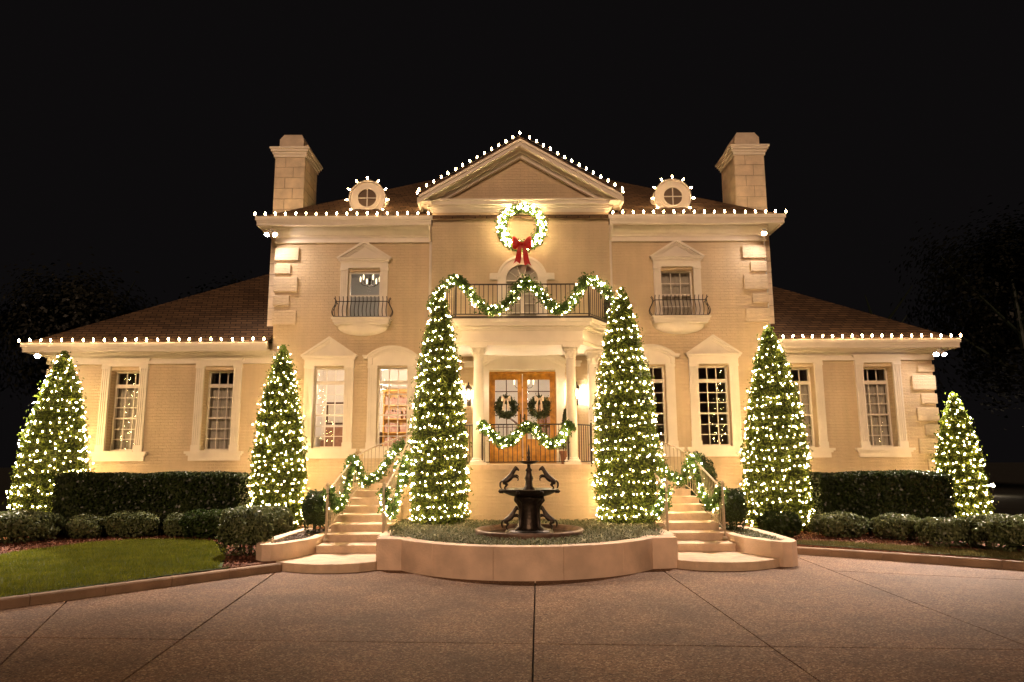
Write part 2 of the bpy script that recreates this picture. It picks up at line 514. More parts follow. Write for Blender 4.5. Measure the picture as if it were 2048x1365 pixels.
for c in cells:
    a = abs(sum(c[i][0]*c[(i+1)%len(c)][1]-c[(i+1)%len(c)][0]*c[i][1] for i in range(len(c))))/2
    if a < .02: continue
    b = MB(); b.prism_z(inset(c, .009), -.12, random.uniform(-.002,.002))
    b.build('slab', M['drive'], drive)

def gz(y):      # garden ground rises gently to the house
    return .095 + .012*(y-9)

def garden(name, poly, m, lift=0.0):
    """sheet following gz inside polygon, with a skirt"""
    b = MB(); n = len(poly)
    vs = [(x,y,gz(y)+lift) for x,y in poly] + [(x,y,-.3) for x,y in poly]
    a = sum(poly[i][0]*poly[(i+1)%n][1]-poly[(i+1)%n][0]*poly[i][1] for i in range(n))
    fs = [tuple(range(n)) if a > 0 else tuple(range(n))[::-1]]
    fs += [(i,i+n,(i+1)%n+n,(i+1)%n) for i in range(n)]
    b.add(vs, fs)
    return tag(b.build(name, m), kind='structure')

KL = [(-4.02,12.72),(-4.55,12.12),(-5.2,11.35),(-5.95,10.5),(-6.65,9.68),(-7.5,8.72),(-8.6,7.5),(-10.2,5.8)]
KR = [(5.35,14.72),(5.9,14.38),(6.7,13.82),(7.6,13.15),(8.56,12.43),(9.6,11.62),(11.0,10.5),(12.6,9.2)]
garden('planting_bed', [(-4.1,13.0)]+[(x-.1,y+.1) for x,y in KL]+[(-16,5.8),(-16,19),(-4.1,19)], M['mulch'])
garden('planting_bed', [(5.0,14.9)]+[(x+.06,y+.1) for x,y in KR]+[(13.4,9.2),(13.4,19),(5.0,19)], M['mulch'])
LAWN = [(-4.75,12.05),(-5.1,13.1),(-5.6,14.4),(-6.3,15.5),(-7.1,15.95),(-8.2,15.9),(-8.9,15.4),(-9.3,14.6),(-9.7,13.6),(-10.3,12.3),(-11.5,10.5),(-12.5,8.2),(-10.3,5.95)]+[(x-.11,y+.11) for x,y in KL[::-1][1:-1]]
garden('lawn', LAWN, M['lawn'], .012)
RLAWN = [(5.5,14.82)]+[(x+.08,y+.12) for x,y in KR[1:]]+[(13.0,10.0),(9.4,13.0),(7.9,14.1),(6.6,14.9),(5.9,15.15)]
garden('lawn', RLAWN, M['lawn'], .012)

def kerb(path, label, seglen=.9):
    t = empty('kerb', (*path[0], 0), label, 'kerb', 'concrete kerbs along the driveway')
    pts = [Vector(p) for p in path]
    # resample
    L = [0]
    for i in range(1,len(pts)): L.append(L[-1]+(pts[i]-pts[i-1]).length)
    def at(s):
        for i in range(1,len(pts)):
            if s <= L[i] or i == len(pts)-1:
                return pts[i-1]+(pts[i]-pts[i-1])*((s-L[i-1])/(L[i]-L[i-1]))
    n = int(L[-1]/seglen)
    for k in range(n):
        a, b = at(k*L[-1]/n), at((k+1)*L[-1]/n)
        d = (b-a).normalized(); nn = Vector((-d.y,d.x))
        a2, b2 = a+d*.004, b-d*.004
        w = .08
        mb = MB()
        prof = [(-w,-.1),(w,-.1),(w,.115),(w-.02,.133),(-w+.02,.133),(-w,.115)]
        vs = [(a2.x+nn.x*o, a2.y+nn.y*o, z) for o,z in prof]+[(b2.x+nn.x*o, b2.y+nn.y*o, z) for o,z in prof]
        m = len(prof)
        mb.add(vs, [tuple(range(m)), tuple(range(m,2*m))[::-1]]+[(i+m,(i+1)%m+m,(i+1)%m,i) for i in range(m)])
        mb.build('kerb_stone', M['kerb'], t)
kerb(KL, 'low brown concrete kerb edging the green lawn on the left of the driveway')
kerb(KR, 'low dark concrete kerb running under the right shrubs to the edge of the driveway')

def in_poly(P, poly):
    x, y = P[:,0], P[:,1]; r = np.zeros(len(P), bool); n = len(poly)
    for i in range(n):
        x0,y0 = poly[i]; x1,y1 = poly[(i+1)%n]
        c = ((y0 > y) != (y1 > y)) & (x < (x1-x0)*(y-y0)/(y1-y0+1e-12)+x0)
        r ^= c
    return r
def sample_poly(poly, n):
    a = np.array(poly); lo, hi = a.min(0), a.max(0); out = []
    tot = 0
    while tot < n:
        P = rng.uniform(lo, hi, (n*2,2)); P = P[in_poly(P, poly)]; out.append(P); tot += len(P)
    return np.concatenate(out)[:n]

def blades(name, poly, n, h, w, m, lean=.5, zf=None, lift=.01):
    P = sample_poly(poly, n)
    z = zf(P[:,1]) if zf else np.array([gz(y) for y in P[:,1]])
    B = np.c_[P, z+lift]
    a = rng.uniform(0, 2*math.pi, n); hh = h*rng.uniform(.5,1.3,n)
    d = np.c_[np.cos(a), np.sin(a), np.zeros(n)]
    la = rng.uniform(0, 2*math.pi, n)
    top = B+np.c_[np.cos(la)*lean*hh, np.sin(la)*lean*hh, hh]
    V = np.stack([B-d*w/2, B+d*w/2, top], 1).reshape(-1,3)
    return tag(fast_mesh(name, V, np.arange(3*n).reshape(-1,3), m, None), kind='stuff')
vis = [(-4.85,12.1),(-5.1,13.1),(-5.6,14.4),(-6.3,15.5),(-7.1,15.95),(-8.2,15.9),(-8.9,15.4),(-9.5,14.0),(-9.3,10.8),(-7.6,8.9)]+[(x-.11,y+.11) for x,y in KL[::-1][3:-1]]
tag(blades('grass', vis, 60000, .045, .010, M['grass']), 'short mown green grass of the left front lawn', 'grass')
tag(blades('grass', RLAWN, 22000, .045, .011, M['drygrass']), 'thin yellowish grass strip along the right kerb', 'grass')

def chips(name, poly, n, size, m, z=None, flat=1.2):
    P = sample_poly(poly, n)
    zz = np.array([gz(y) for y in P[:,1]]) if z is None else np.full(n, z)
    P3 = np.c_[P, zz+.012+rng.uniform(0,.012,n)]
    V, F = leaf_geo(P3, np.tile([0,0,flat],(n,1)), size, .5, .4)
    return tag(fast_mesh(name, V, F, m, None), kind='stuff')
mul = [(-4.5,12.5),(-4.4,14.0),(-5.0,15.5),(-5.5,17.0),(-10.5,17.0),(-11.5,15),(-11.2,12.5),(-10.3,12.3),(-9.7,13.6),(-9.3,14.6),(-8.9,15.4),(-8.2,15.9),(-7.1,15.95),(-6.3,15.5),(-5.6,14.4),(-5.1,13.1),(-4.75,12.1)]
tag(chips('mulch_chips', mul, 9000, .06, M['chip']), 'reddish bark mulch round the left shrubs', 'mulch')
tag(chips('mulch_chips', [(5.4,15.0),(6.6,14.9),(7.9,14.1),(9.4,13.0),(11,14),(9,17),(5.6,17)], 4000, .06, M['chip']), 'dark bark mulch under the right shrubs', 'mulch')

# ================================================================ HOUSE
house = empty('house', (X0, YW, 0), 'two storey cream painted brick mansion with gabled portico, two chimneys and low side wings', 'house')

def wall_panel(x0, x1, z0, z1, y0, y1, ops, m=M['wall'], name='wall'):
    """front wall slab with rectangular through-openings"""
    xs = sorted({x0,x1,*[o[0] for o in ops],*[o[1] for o in ops]})
    zs = sorted({z0,z1,*[o[2] for o in ops],*[o[3] for o in ops]})
    mb = MB()
    for i in range(len(xs)-1):
        for k in range(len(zs)-1):
            cx, cz = (xs[i]+xs[i+1])/2, (zs[k]+zs[k+1])/2
            if any(o[0] < cx < o[1] and o[2] < cz < o[3] for o in ops): continue
            a, b, c, d = xs[i], xs[i+1], zs[k], zs[k+1]
            mb.add([(a,y0,c),(b,y0,c),(b,y0,d),(a,y0,d)], [(0,1,2,3)])
            mb.add([(a,y1,c),(b,y1,c),(b,y1,d),(a,y1,d)], [(3,2,1,0)])
    for o in ops:
        a,b,c,d = o[:4]
        mb.add([(a,y0,c),(a,y1,c),(a,y1,d),(a,y0,d)], [(3,2,1,0)])
        mb.add([(b,y0,c),(b,y1,c),(b,y1,d),(b,y0,d)], [(0,1,2,3)])
        mb.add([(a,y0,c),(b,y0,c),(b,y1,c),(a,y1,c)], [(0,1,2,3)])
        mb.add([(a,y0,d),(b,y0,d),(b,y1,d),(a,y1,d)], [(3,2,1,0)])
    mb.add([(x0,y0,z0),(x0,y1,z0),(x0,y1,z1),(x0,y0,z1)], [(3,2,1,0)])
    mb.add([(x1,y0,z0),(x1,y1,z0),(x1,y1,z1),(x1,y0,z1)], [(0,1,2,3)])
    mb.add([(x0,y0,z1),(x1,y0,z1),(x1,y1,z1),(x0,y1,z1)], [(0,1,2,3)])
    return mb.build(name, m, house)

def molding(mb, x0, x1, yf, steps, ends=True):
    for z0, z1, p in steps:
        e = p if ends else 0
        mb.box(x0-e, x1+e, yf-p, yf+.02, z0, z1)

def pilaster(mb, cx, yf, z0, z1, w, d=.07):
    n = 3; g = w*.13
    prof = [(-w/2, 0), (-w/2, -d)]
    for k in range(n):
        c = -w/2 + w*(k+1)/(n+1)
        prof += [(c-g/2,-d),(c-g/2,-d+.018),(c+g/2,-d+.018),(c+g/2,-d)]
    prof += [(w/2,-d),(w/2,0)]
    mb.prism_z([(cx+x, yf+y) for x,y in prof], z0+.16, z1-.06)
    mb.box(cx-w/2-.015, cx+w/2+.015, yf-d-.015, yf, z0, z0+.16)
    mb.box(cx-w/2-.015, cx+w/2+.015, yf-d-.015, yf, z1-.06, z1)

def arc_pts(cx, zc, r, a0, a1, n):
    return [(cx+r*math.cos(a0+(a1-a0)*i/n), zc+r*math.sin(a0+(a1-a0)*i/n)) for i in range(n+1)]

PANE = {}
def pane_mesh(w, h):
    k = (round(w,3), round(h,3))
    if k not in PANE:
        b = MB(); b.box(-w/2,w/2,-.003,.003,-h/2,h/2)
        PANE[k] = mesh_of(b, M['glass'], 'pane')
    return PANE[k]

def window(cx, yf, zb, zt, ow, kind, cols=3, rows=6, transom=.30, curtain=None, rec=.2, label=None):
    yg = yf+rec
    x0, x1 = cx-ow/2, cx+ow/2
    fr = .045
    mb = MB()
    def ring(a,b,c,d,t,y0,y1):
        mb.box(a,a+t,y0,y1,c,d); mb.box(b-t,b,y0,y1,c,d)
        mb.box(a+t,b-t,y0,y1,c,c+t); mb.box(a+t,b-t,y0,y1,d-t,d)
    ring(x0,x1,zb,zt,fr,yg-.05,yg+.05)
    zs_top = zt-fr
    if transom:
        ztr = zt-fr-transom
        mb.box(x0+fr,x1-fr,yg-.045,yg+.045,ztr-.09,ztr)
        zs_top = ztr-.09
    zs_bot = zb+fr
    mid = (zs_top+zs_bot)/2
    mb.box(x0+fr,x1-fr,yg-.03,yg+.03,mid-.022,mid+.022)
    w = mb.build('window', M['white'], house)
    if label: w['label'] = label
    mu = MB()
    gx0, gx1 = x0+fr, x1-fr
    pw = (gx1-gx0)/cols
    for c in range(1, cols):
        x = gx0+c*pw
        mu.box(x-.011,x+.011,yg-.018,yg+.018,zs_bot,mid-.022); mu.box(x-.011,x+.011,yg-.018,yg+.018,mid+.022,zs_top)
        if transom: mu.box(x-.011,x+.011,yg-.018,yg+.018,ztr,zt-fr)
    hr = rows//2
    for (a,b) in ((zs_bot,mid-.022),(mid+.022,zs_top)):
        for r in range(1,hr):
            z = a+(b-a)*r/hr
            mu.box(gx0,gx1,yg-.015,yg+.015,z-.011,z+.011)
        for r in range(hr):
            for c in range(cols):
                inst('pane', pane_mesh(pw-.022,(b-a)/hr-.022), w, (gx0+(c+.5)*pw, yg+.004, a+(b-a)*(r+.5)/hr),
                     (R(random.uniform(-.25,.25)),0,R(random.uniform(-.25,.25))))
    if transom:
        for c in range(cols):
            inst('pane', pane_mesh(pw-.022, transom-.01), w, (gx0+(c+.5)*pw, yg+.004, zt-fr-transom/2))
    if mu.v: mu.build('muntin', M['white'], w)
    if curtain:
        cb = MB(); n = 26; vs = []; fs = []
        zt2 = zs_top if curtain == 'sash' else zt
        for i in range(n+1):
            x = x0+.02+(x1-x0-.04)*i/n; y = yg+.13+.022*math.sin(i*1.7)+.012*math.sin(i*.73)
            vs += [(x,y,zb),(x,y,zt2+.05)]
        for i in range(n): fs.append((2*i,2*i+2,2*i+3,2*i+1))
        nv = len(vs); vs += [(x,y+.01,z) for x,y,z in vs]
        fs += [tuple(nv+j for j in f[::-1]) for f in fs]
        cb.add(vs, fs); cb.build('curtain', M['curtain'], w, True)
    # surround
    if kind in ('pediment','arch','upper'):
        pwid = .23 if kind != 'upper' else .19
        ptop = zt+.03 if kind != 'upper' else zt+.07
        for s in (-1,1):
            b = MB(); pilaster(b, cx+s*(ow/2+pwid/2+.005), yf, zb-.02, ptop, pwid); b.build('pilaster', M['trim'], w)
        hw = ow/2+pwid+.01
    if kind == 'pediment' or kind == 'upper':
        pz = ptop
        b = MB()
        b.box(cx-hw, cx+hw, yf-.085, yf, pz, pz+.15)                              # frieze
        molding(b, cx-hw, cx+hw, yf-.085, [(pz+.15,pz+.19,.02),(pz+.19,pz+.235,.055),(pz+.235,pz+.265,.085)])
        b.build('lintel', M['trim'], w)
        zb2 = pz+.265; ph = hw+.10; H_ = .50 if kind == 'pediment' else .47
        b = MB()
        b.prism_y([(cx-ph+.06,zb2),(cx+ph-.06,zb2),(cx,zb2+H_-.06)], yf-.07, yf)
        for s in (-1,1):                                                          # raking cornice in two steps
            for (t0,t1,pr) in ((.0,.055,.17),(.055,.10,.125),(.10,.13,.10)):
                k = H_/ph
                b.prism_y([(cx+s*(ph-t0*1.6),zb2+.002),(cx+s*(ph-t1*1.6-.001),zb2+.002),(cx,zb2+H_-t1-.02),(cx,zb2+H_-t0)], yf-pr, yf-.001)
        b.build('pediment', M['trim'], w)
    if kind == 'arch':
        pz = ptop; b = MB()
        half = hw
        rise = .25; zsp = pz+.23
        Rr = (half**2+rise**2)/(2*rise); zc = zsp+rise-Rr; aa = math.asin(half/Rr)
        def seg(r0, r1, pr):
            po = arc_pts(cx, zc, r1, math.pi/2-aa, math.pi/2+aa, 14); pi = arc_pts(cx, zc, r0, math.pi/2-aa, math.pi/2+aa, 14)
            for i in range(14):
                b.prism_y([po[i],po[i+1],pi[i+1],pi[i]], yf-pr, yf-.001)
        poly = [(cx-half,pz),(cx+half,pz)]+arc_pts(cx, zc, Rr-.05, math.pi/2-aa, math.pi/2+aa, 14)
        b.prism_y(poly, yf-.065, yf)
        seg(Rr-.11,Rr-.06,.10); seg(Rr-.06,Rr,.15); seg(Rr,Rr+.035,.18)
        for s in (-1,1):
            b.box(cx+s*half, cx+s*(half+.11), yf-.15, yf-.001, zsp-.05, zsp+.0)
            b.box(cx+s*half, cx+s*(half+.13), yf-.18, yf-.001, zsp, zsp+.035)
            b.box(cx+s*(half-.12), cx+s*half, yf-.11, yf-.066, pz+.02, zsp)
        b.build('arch_head', M['trim'], w)
    if kind == 'wing':
        for s in (-1,1):
            b = MB(); pilaster(b, cx+s*(ow/2+.105), yf, zb-.02, zt+.10, .20); b.build('pilaster', M['trim'], w)
        hw = ow/2+.215
        b = MB()
        b.box(cx-hw,cx+hw,yf-.08,yf,zt+.10,zt+.20)
        molding(b, cx-hw, cx+hw, yf-.08, [(zt+.20,zt+.235,.02),(zt+.235,zt+.275,.05),(zt+.275,zt+.30,.08)])
        b.build('lintel', M['trim'], w)
    if kind != 'upper':
        b = MB()
        molding(b, cx-hw, cx+hw, yf, [(zb-.26,zb-.13,.06),(zb-.13,zb-.085,.10),(zb-.085,zb-.02,.14)])
        b.box(x0,x1,yf-.10,yf+rec-.05,zb-.02,zb)
        b.build('sill', M['trim'], w)
    return w

# --- walls with openings
GW = [(-5.0, 'pediment'), (-3.35, 'arch'), (3.35, 'arch'), (5.0, 'pediment')]
GOW, GZB, GZT = .80, 2.16, 4.25
UOW, UZB, UZT = .86, 5.52, 6.83
UX = 4.16
ops = [(X0+u-GOW/2, X0+u+GOW/2, GZB, GZT) for u,_ in GW] + [(X0+s*UX-UOW/2, X0+s*UX+UOW/2, UZB, UZT) for s in (-1,1)]
HW = 6.53
cen = lambda o: (o[0]+o[1])/2
wall_panel(X0-HW, X0-2.33, 0, 8.0, YW, YW+.3, [o for o in ops if cen(o) < X0])
wall_panel(X0+2.33, X0+HW, 0, 8.0, YW, YW+.3, [o for o in ops if cen(o) > X0])
DZ0, DZ1, DHW = 1.76, 4.07, .845
ADZ0, ADZ1, ADH = 5.14, 6.42, .42
wall_panel(X0-2.33, X0+2.33, 0, 8.45, YB, YB+.3, [(X0+.02-DHW, X0+.02+DHW, DZ0, DZ1), (X0+.03-ADH, X0+.03+ADH, ADZ0, ADZ1)])
WLW = [-10.09, -7.64]; WRW = [7.49, 9.53]
WZB, WZT = 2.12, 4.20
wall_panel(-12.12, X0-HW, 0, 4.9, YW+.04, YW+.34, [(x-.385,x+.385,WZB,WZT) for x in WLW])
wall_panel(X0+HW, 10.98, 0, 4.9, YW+.04, YW+.34, [(x-.385,x+.385,WZB,WZT) for x in WRW])
# side and back walls
b = MB(); b.box(X0-HW,X0-HW+.25,YW+.3,29,0,8.0); b.build('wall', M['wall'], house)
b = MB(); b.box(X0+HW-.25,X0+HW,YW+.3,29,0,8.0); b.build('wall', M['wall'], house)
b = MB(); b.box(-12.12,-11.87,YW+.34,28,0,4.9); b.build('wall', M['wall'], house)
b = MB(); b.box(10.73,10.98,YW+.34,28,0,4.9); b.build('wall', M['wall'], house)
b = MB(); b.box(-11.87,10.73,28.0,28.25,0,4.9); b.build('wall', M['wall'], house)

GL = ['ground floor window under a pediment, left end of the main block', 'ground floor window under a segmental arch, left of the porch',
      'ground floor window under a segmental arch, right of the porch', 'ground floor window under a pediment, right end of the main block']
for (u,k),lb in zip(GW, GL):
    window(X0+u, YW, GZB, GZT, GOW, k, label=lb)
uw = [window(X0-UX, YW, UZB, UZT, UOW, 'upper', 1, 2, 0, None, .12, 'upper window of the lit left room'),
      window(X0+UX, YW, UZB, UZT, UOW, 'upper', 3, 4, 0, 'full', .2, 'upper window with small panes and dark curtain')]
for x in WLW + WRW:
    window(x, YW+.04, WZB, WZT, .77, 'wing', curtain='sash', rec=.30)

# --- main eaves: soffit, fascia, bed mouldings
EH = 6.90; EY = 18.0
def eave(x0, x1, ye, yw, zs, zf, name='cornice', frieze=.34):
    b = MB()
    b.box(x0, x1, ye+.03, yw-.0, zs, zs+.03)                       # soffit
    b.box(x0-.02, x1+.02, ye-.02, ye+.03, zs-.03, zf-.05)          # fascia
    b.box(x0-.05, x1+.05, ye-.07, ye-.02, zf-.10, zf)              # gutter lip
    b.box(x0-.02, x1+.02, ye-.045, ye-.02, zf-.15, zf-.10)
    o = b.build(name, M['trim'], house)
    return o
for (a,bx) in ((X0-EH, X0-2.36), (X0+2.36, X0+EH)):
    eave(a, bx, EY, YW, 7.97, 8.17)
    b = MB()
    wa, wb = (X0-HW, bx) if a < X0 else (a, X0+HW)
    b.box(wa-.03, wb+.03, YW-.05, YW-.002, 7.60, 7.97)
    pts = [(0,.0),(-.04,.0),(-.05,.03),(-.12,.06),(-.20,.13),(-.24,.20),(-.24,.23),(0,.23)]
    n = len(pts); vs = [(wa-.05, YW-.05+y, 7.735+z) for y,z in pts]+[(wb+.05, YW-.05+y, 7.735+z) for y,z in pts]
    b.add(vs, [tuple(range(n)), tuple(range(n,2*n))[::-1]]+[(i+n,(i+1)%n+n,(i+1)%n,i) for i in range(n)])
    b.box(wa-.05, wb+.05, YW-.075, YW-.05, 7.60, 7.64)
    b.build('frieze', M['trim'], house)
# returns on the sides
for s in (-1,1):
    b = MB()
    xa, xb = X0+s*HW, X0+s*EH
    b.box(min(xa,xb), max(xa,xb), YW, 29.4, 7.97, 8.0)
    b.box(xb-.025, xb+.025, EY+.03, 29.4, 7.94, 8.12)
    b.build('cornice', M['trim'], house)

def roof_faces(name, polys, th=.06):
    """closed roof slab from sloping polygons"""
    mb = MB()
    for p in polys:
        n = len(p)
        mb.add(list(p)+[(x,y,z-th) for x,y,z in p], [tuple(range(n)), tuple(range(n,2*n))[::-1]]+[((i+1)%n,i,i+n,(i+1)%n+n) for i in range(n)])
    return mb.build(name, M['shingle'], house)
k = .65
xl, xr, yf, yb, z0 = X0-EH-.04, X0+EH+.04, EY-.03, 29.4, 8.15
hy = (yb-yf)/2; zr = z0+k*hy
A,B_,Cc,D_ = (xl,yf,z0),(xr,yf,z0),(xr,yb,z0),(xl,yb,z0)
r1, r2 = (xl+hy,yf+hy,zr),(xr-hy,yf+hy,zr)
roof_faces('roof', [(A,B_,r2,r1),(B_,Cc,r2),(Cc,D_,r1,r2),(D_,A,r1)])
# wings
def wing(x_end, x_in, s):
    k = .655; ye = 18.05; yb = 28.7; z0 = 4.84; h = (yb-ye)/2
    E0, E1 = (x_end,ye,z0),(x_end,yb,z0)
    I0, I1 = (x_in,ye,z0),(x_in,yb,z0)
    rr = (x_end-s*h, ye+h, z0+k*h)
    if (x_in-rr[0])*s < 0: ri = (x_in, ye+h, z0+k*h); pol = [(E0,I0,ri,rr),(E1,E0,rr),(I1,E1,rr,ri)]
    else:
        tt = abs(x_end-x_in)
        pol = [(E0,I0,(x_in,ye+tt,z0+k*tt)),(E1,E0,(x_in,ye+tt,z0+k*tt),(x_in,yb-tt,z0+k*tt)),(I1,E1,(x_in,yb-tt,z0+k*tt))]
    if s > 0: pol = [tuple(p[::-1]) for p in pol]
    roof_faces('roof', pol)
    a, bb = sorted((x_end+ -s*.04, x_in))
    eave(a, bb, ye+.02, YW+.04, 4.66, 4.85)
    b = MB()
    xw = -12.12 if s < 0 else 10.98
    wa, wb = sorted((xw, x_in))
    b.box(wa-.03,wb+.03,YW-.03,YW+.038,4.36,4.66)
    molding(b, wa, wb, YW-.03, [(4.36,4.39,.02),(4.52,4.56,.05),(4.56,4.61,.10),(4.61,4.66,.15)])
    b.build('frieze', M['trim'], house)
    b = MB(); b.box(min(xw,x_end),max(xw,x_end),YW+.04,28.6,4.66,4.69); b.box(x_end-.02,x_end+.03,ye+.06,28.6,4.63,4.80); b.build('cornice', M['trim'], house)
wing(-12.55, X0-HW, -1)
wing(11.46, X0+HW, 1)

# --- centre gable
PKY = 17.65
pk = (X0, 10.20); pe = 2.63; pz = 8.66
sl = (pk[1]-pz)/pe
ymeet = lambda z: 17.97+(z-8.15)/.65
polys = []
th = .08
L0 = (X0-pe-.05, PKY-.05, pz-.03); P0 = (X0, PKY-.05, pk[1]); R0_ = (X0+pe+.05, PKY-.05, pz-.03)
Lb = (X0-pe-.05, ymeet(pz)+.1, pz-.03); Pb = (X0, ymeet(pk[1])+.1, pk[1]); Rb = (X0+pe+.05, ymeet(pz)+.1, pz-.03)
roof_faces('roof', [(L0,P0,Pb,Lb),(P0,R0_,Rb,Pb)], .05)
# raking cornice: fascia, then deep soffit back to the tympanum
b = MB()
for s in (-1,1):
    def rk(u, off): return (X0+s*u, pk[1]-.05-sl*u-off)
    b.prism_y([rk(0,0),rk(pe,0),rk(pe,.07),rk(0,.07)], PKY-.05, PKY+.02)
    b.prism_y([rk(0,.07),rk(pe-.02,.07),rk(pe-.02,.155),rk(0,.155)], PKY-.01, PKY+.03)
    b.prism_y([rk(0,.155),rk(pe-.04,.155),rk(pe-.04,.185),rk(0,.185)], PKY-.035, PKY+.03)
    b.prism_y([rk(0,.10),rk(pe-.04,.10),rk(pe-.04,.13),rk(0,.13)], PKY+.03, YB-.002)         # soffit
    b.prism_y([rk(0,.13),rk(2.36,.13),rk(2.36,.36),rk(0,.36)], YB-.13, YB-.01)               # bed mould on tympanum
    b.prism_y([rk(0,.131),rk(2.4,.131),rk(2.4,.24),rk(0,.24)], YB-.22, YB-.131)
    # eave end box
    x_a, x_b = X0+s*2.33, X0+s*(pe+.02)
    zt_ = pk[1]-.05-sl*pe
    b.box(min(x_a,x_b),max(x_a,x_b),PKY+.03,19.0,zt_-.14,zt_-.11)
    b.box(x_b-.03,x_b+.03,PKY+.031,18.9,zt_-.18,zt_-.03)
b.build('raking_cornice', M['trim'], house)
b = MB()
b.prism_y([(X0-2.33,8.44),(X0+2.33,8.44),(X0+2.33,8.70),(X0,9.98),(X0-2.33,8.70)], YB+.01, YB+.2)
b.build('tympanum', M['wall'], house)
b = MB()
molding(b, X0-2.33, X0+2.33, YB, [(8.30,8.34,.03),(8.34,8.40,.06),(8.40,8.46,.12),(8.46,8.56,.20),(8.56,8.60,.25)])
b.build('cornice', M['trim'], house)

# --- chimneys
def chimney(s):
    xo, xi = X0+s*6.86, X0+s*6.02
    a, bb = min(xo,xi), max(xo,xi)
    ya, yb = 18.95, 20.2
    m = MB(); m.box(a+.02,bb-.02,ya+.02,yb-.02,4.95,10.30)
    ch = m.build('chimney', M['mortar'], house)
    # stone facing, course by course
    z = 5.0; row = 0
    while z < 10.25:
        h = .31 if z+.31 < 10.25 else 10.25-z
        if h < .05: break
        cuts = [a, a+(.52 if row % 2 else .30), bb]
        for i in range(2):
            q = MB(); q.box(cuts[i]+.007,cuts[i+1]-.007,ya,ya+.05,z+.006,z+h-.006); q.build('block', M['stone'], ch)
        ycuts = [ya+.054, ya+(.45 if row % 2 else .75), yb]
        xs_ = xi
        for i in range(2):
            q = MB()
            x_0 = xi-.05*s if False else xi
            q.box(xi, xi+s*.05 , ycuts[i]+.004, ycuts[i+1]-.004, z+.004, z+h-.004) if False else q.box(min(xi,xi+s*.05),max(xi,xi+s*.05),ycuts[i]+.004,ycuts[i+1]-.004,z+.006,z+h-.006)
            q.build('block', M['stone'], ch)
        z += h; row += 1
    q = MB()
    for (z0,z1,p) in ((10.25,10.33,.03),(10.33,10.40,.06),(10.40,10.47,.10),(10.47,10.52,.13)):
        q.box(a-p,bb+p,ya-p,yb+p,z0,z1)
    q.build('chimney_cap', M['trim'], ch)
    q = MB(); e = .10
    q.box(a+.02+e*0+.06,bb-.08,ya+.08,yb-.08,10.52,10.82)
    p0 = [(a+.08,ya+.08),(bb-.08,ya+.08),(bb-.08,yb-.08),(a+.08,yb-.08)]; p1 = [(a+.17,ya+.17),(bb-.17,ya+.17),(bb-.17,yb-.17),(a+.17,yb-.17)]
    q.add([(x,y,10.82) for x,y in p0]+[(x,y,11.0) for x,y in p1], [(0,1,5,4),(1,2,6,5),(2,3,7,6),(3,0,4,7),(4,5,6,7)])
    q.build('chimney_pot', M['stone'], ch)
chimney(-1); chimney(1)

# --- round dormers
def dormer(s):
    cx = X0+s*4.19; yf = 18.72; zc = 8.94; ro = .47
    body = arc_pts(cx, zc, ro, R(-48), R(228), 26)
    poly = body+[(cx-.36,8.60),(cx-.50,8.50),(cx-.50,8.44),(cx+.50,8.44),(cx+.50,8.50),(cx+.36,8.60)]
    m = MB(); m.prism_y(poly, yf, 20.4)
    d = m.build('dormer', M['trim'], house)
    m = MB()
    def ringy(r0, r1, y0, y1):
        po = arc_pts(cx,zc,r1,0,2*math.pi,28); pi = arc_pts(cx,zc,r0,0,2*math.pi,28)
        for i in range(28): m.prism_y([po[i],po[i+1],pi[i+1],pi[i]], y0, y1)
    ringy(.255,.31,yf-.07,yf-.001); ringy(.31,.36,yf-.04,yf-.001)
    m.build('moulding', M['trim'], d)
    m = MB(); m.prism_y(arc_pts(cx,zc,.256,0,2*math.pi,28)[:-1], yf-.012, yf-.002)
    m.build('backing', M['dark'], d)
    m = MB(); m.prism_y(arc_pts(cx,zc,.254,0,2*math.pi,28)[:-1], yf-.026, yf-.018)
    m.build('pane', M['glass'], d)
    m = MB(); m.box(cx-.013,cx+.013,yf-.045,yf-.028,zc-.255,zc+.255); m.box(cx-.255,cx+.255,yf-.048,yf-.03,zc-.013,zc+.013)
    m.build('muntin', M['white'], d)
    m = MB(); po = arc_pts(cx,zc,ro+.035,R(-48),R(228),26); pi = arc_pts(cx,zc,ro,R(-48),R(228),26)
    for i in range(26): m.prism_y([po[i],po[i+1],pi[i+1],pi[i]], yf-.05, 20.3)
    m.build('hood', M['trim'], d)
dormer(-1); dormer(1)

# --- quoins
def quoins(xc, s, yf, rows):
    for (z0, z1, w) in rows:
        m = MB()
        xa, xb = sorted((xc-s*.035, xc+s*w))
        m.box(xa, xb, yf-.045, yf+.30, z0, z1)
        m.build('quoin', M['quoin'], house, bevel=.012)
MQ = [(7.13,7.47,.60),(6.76,7.03,.40),(6.27,6.67,.60),(5.90,6.17,.40),(5.38,5.76,.60)]
quoins(X0-HW, 1, YW, MQ); quoins(X0+HW, -1, YW, MQ)
WQ = [(4.05,4.24,.40),(3.58,3.95,.58),(3.22,3.48,.38),(2.78,3.12,.52),(2.42,2.68,.36),(1.95,2.32,.55),(1.5,1.8,.36)]
quoins(10.98, -1, YW+.04, WQ); quoins(-12.12, 1, YW+.04, WQ)
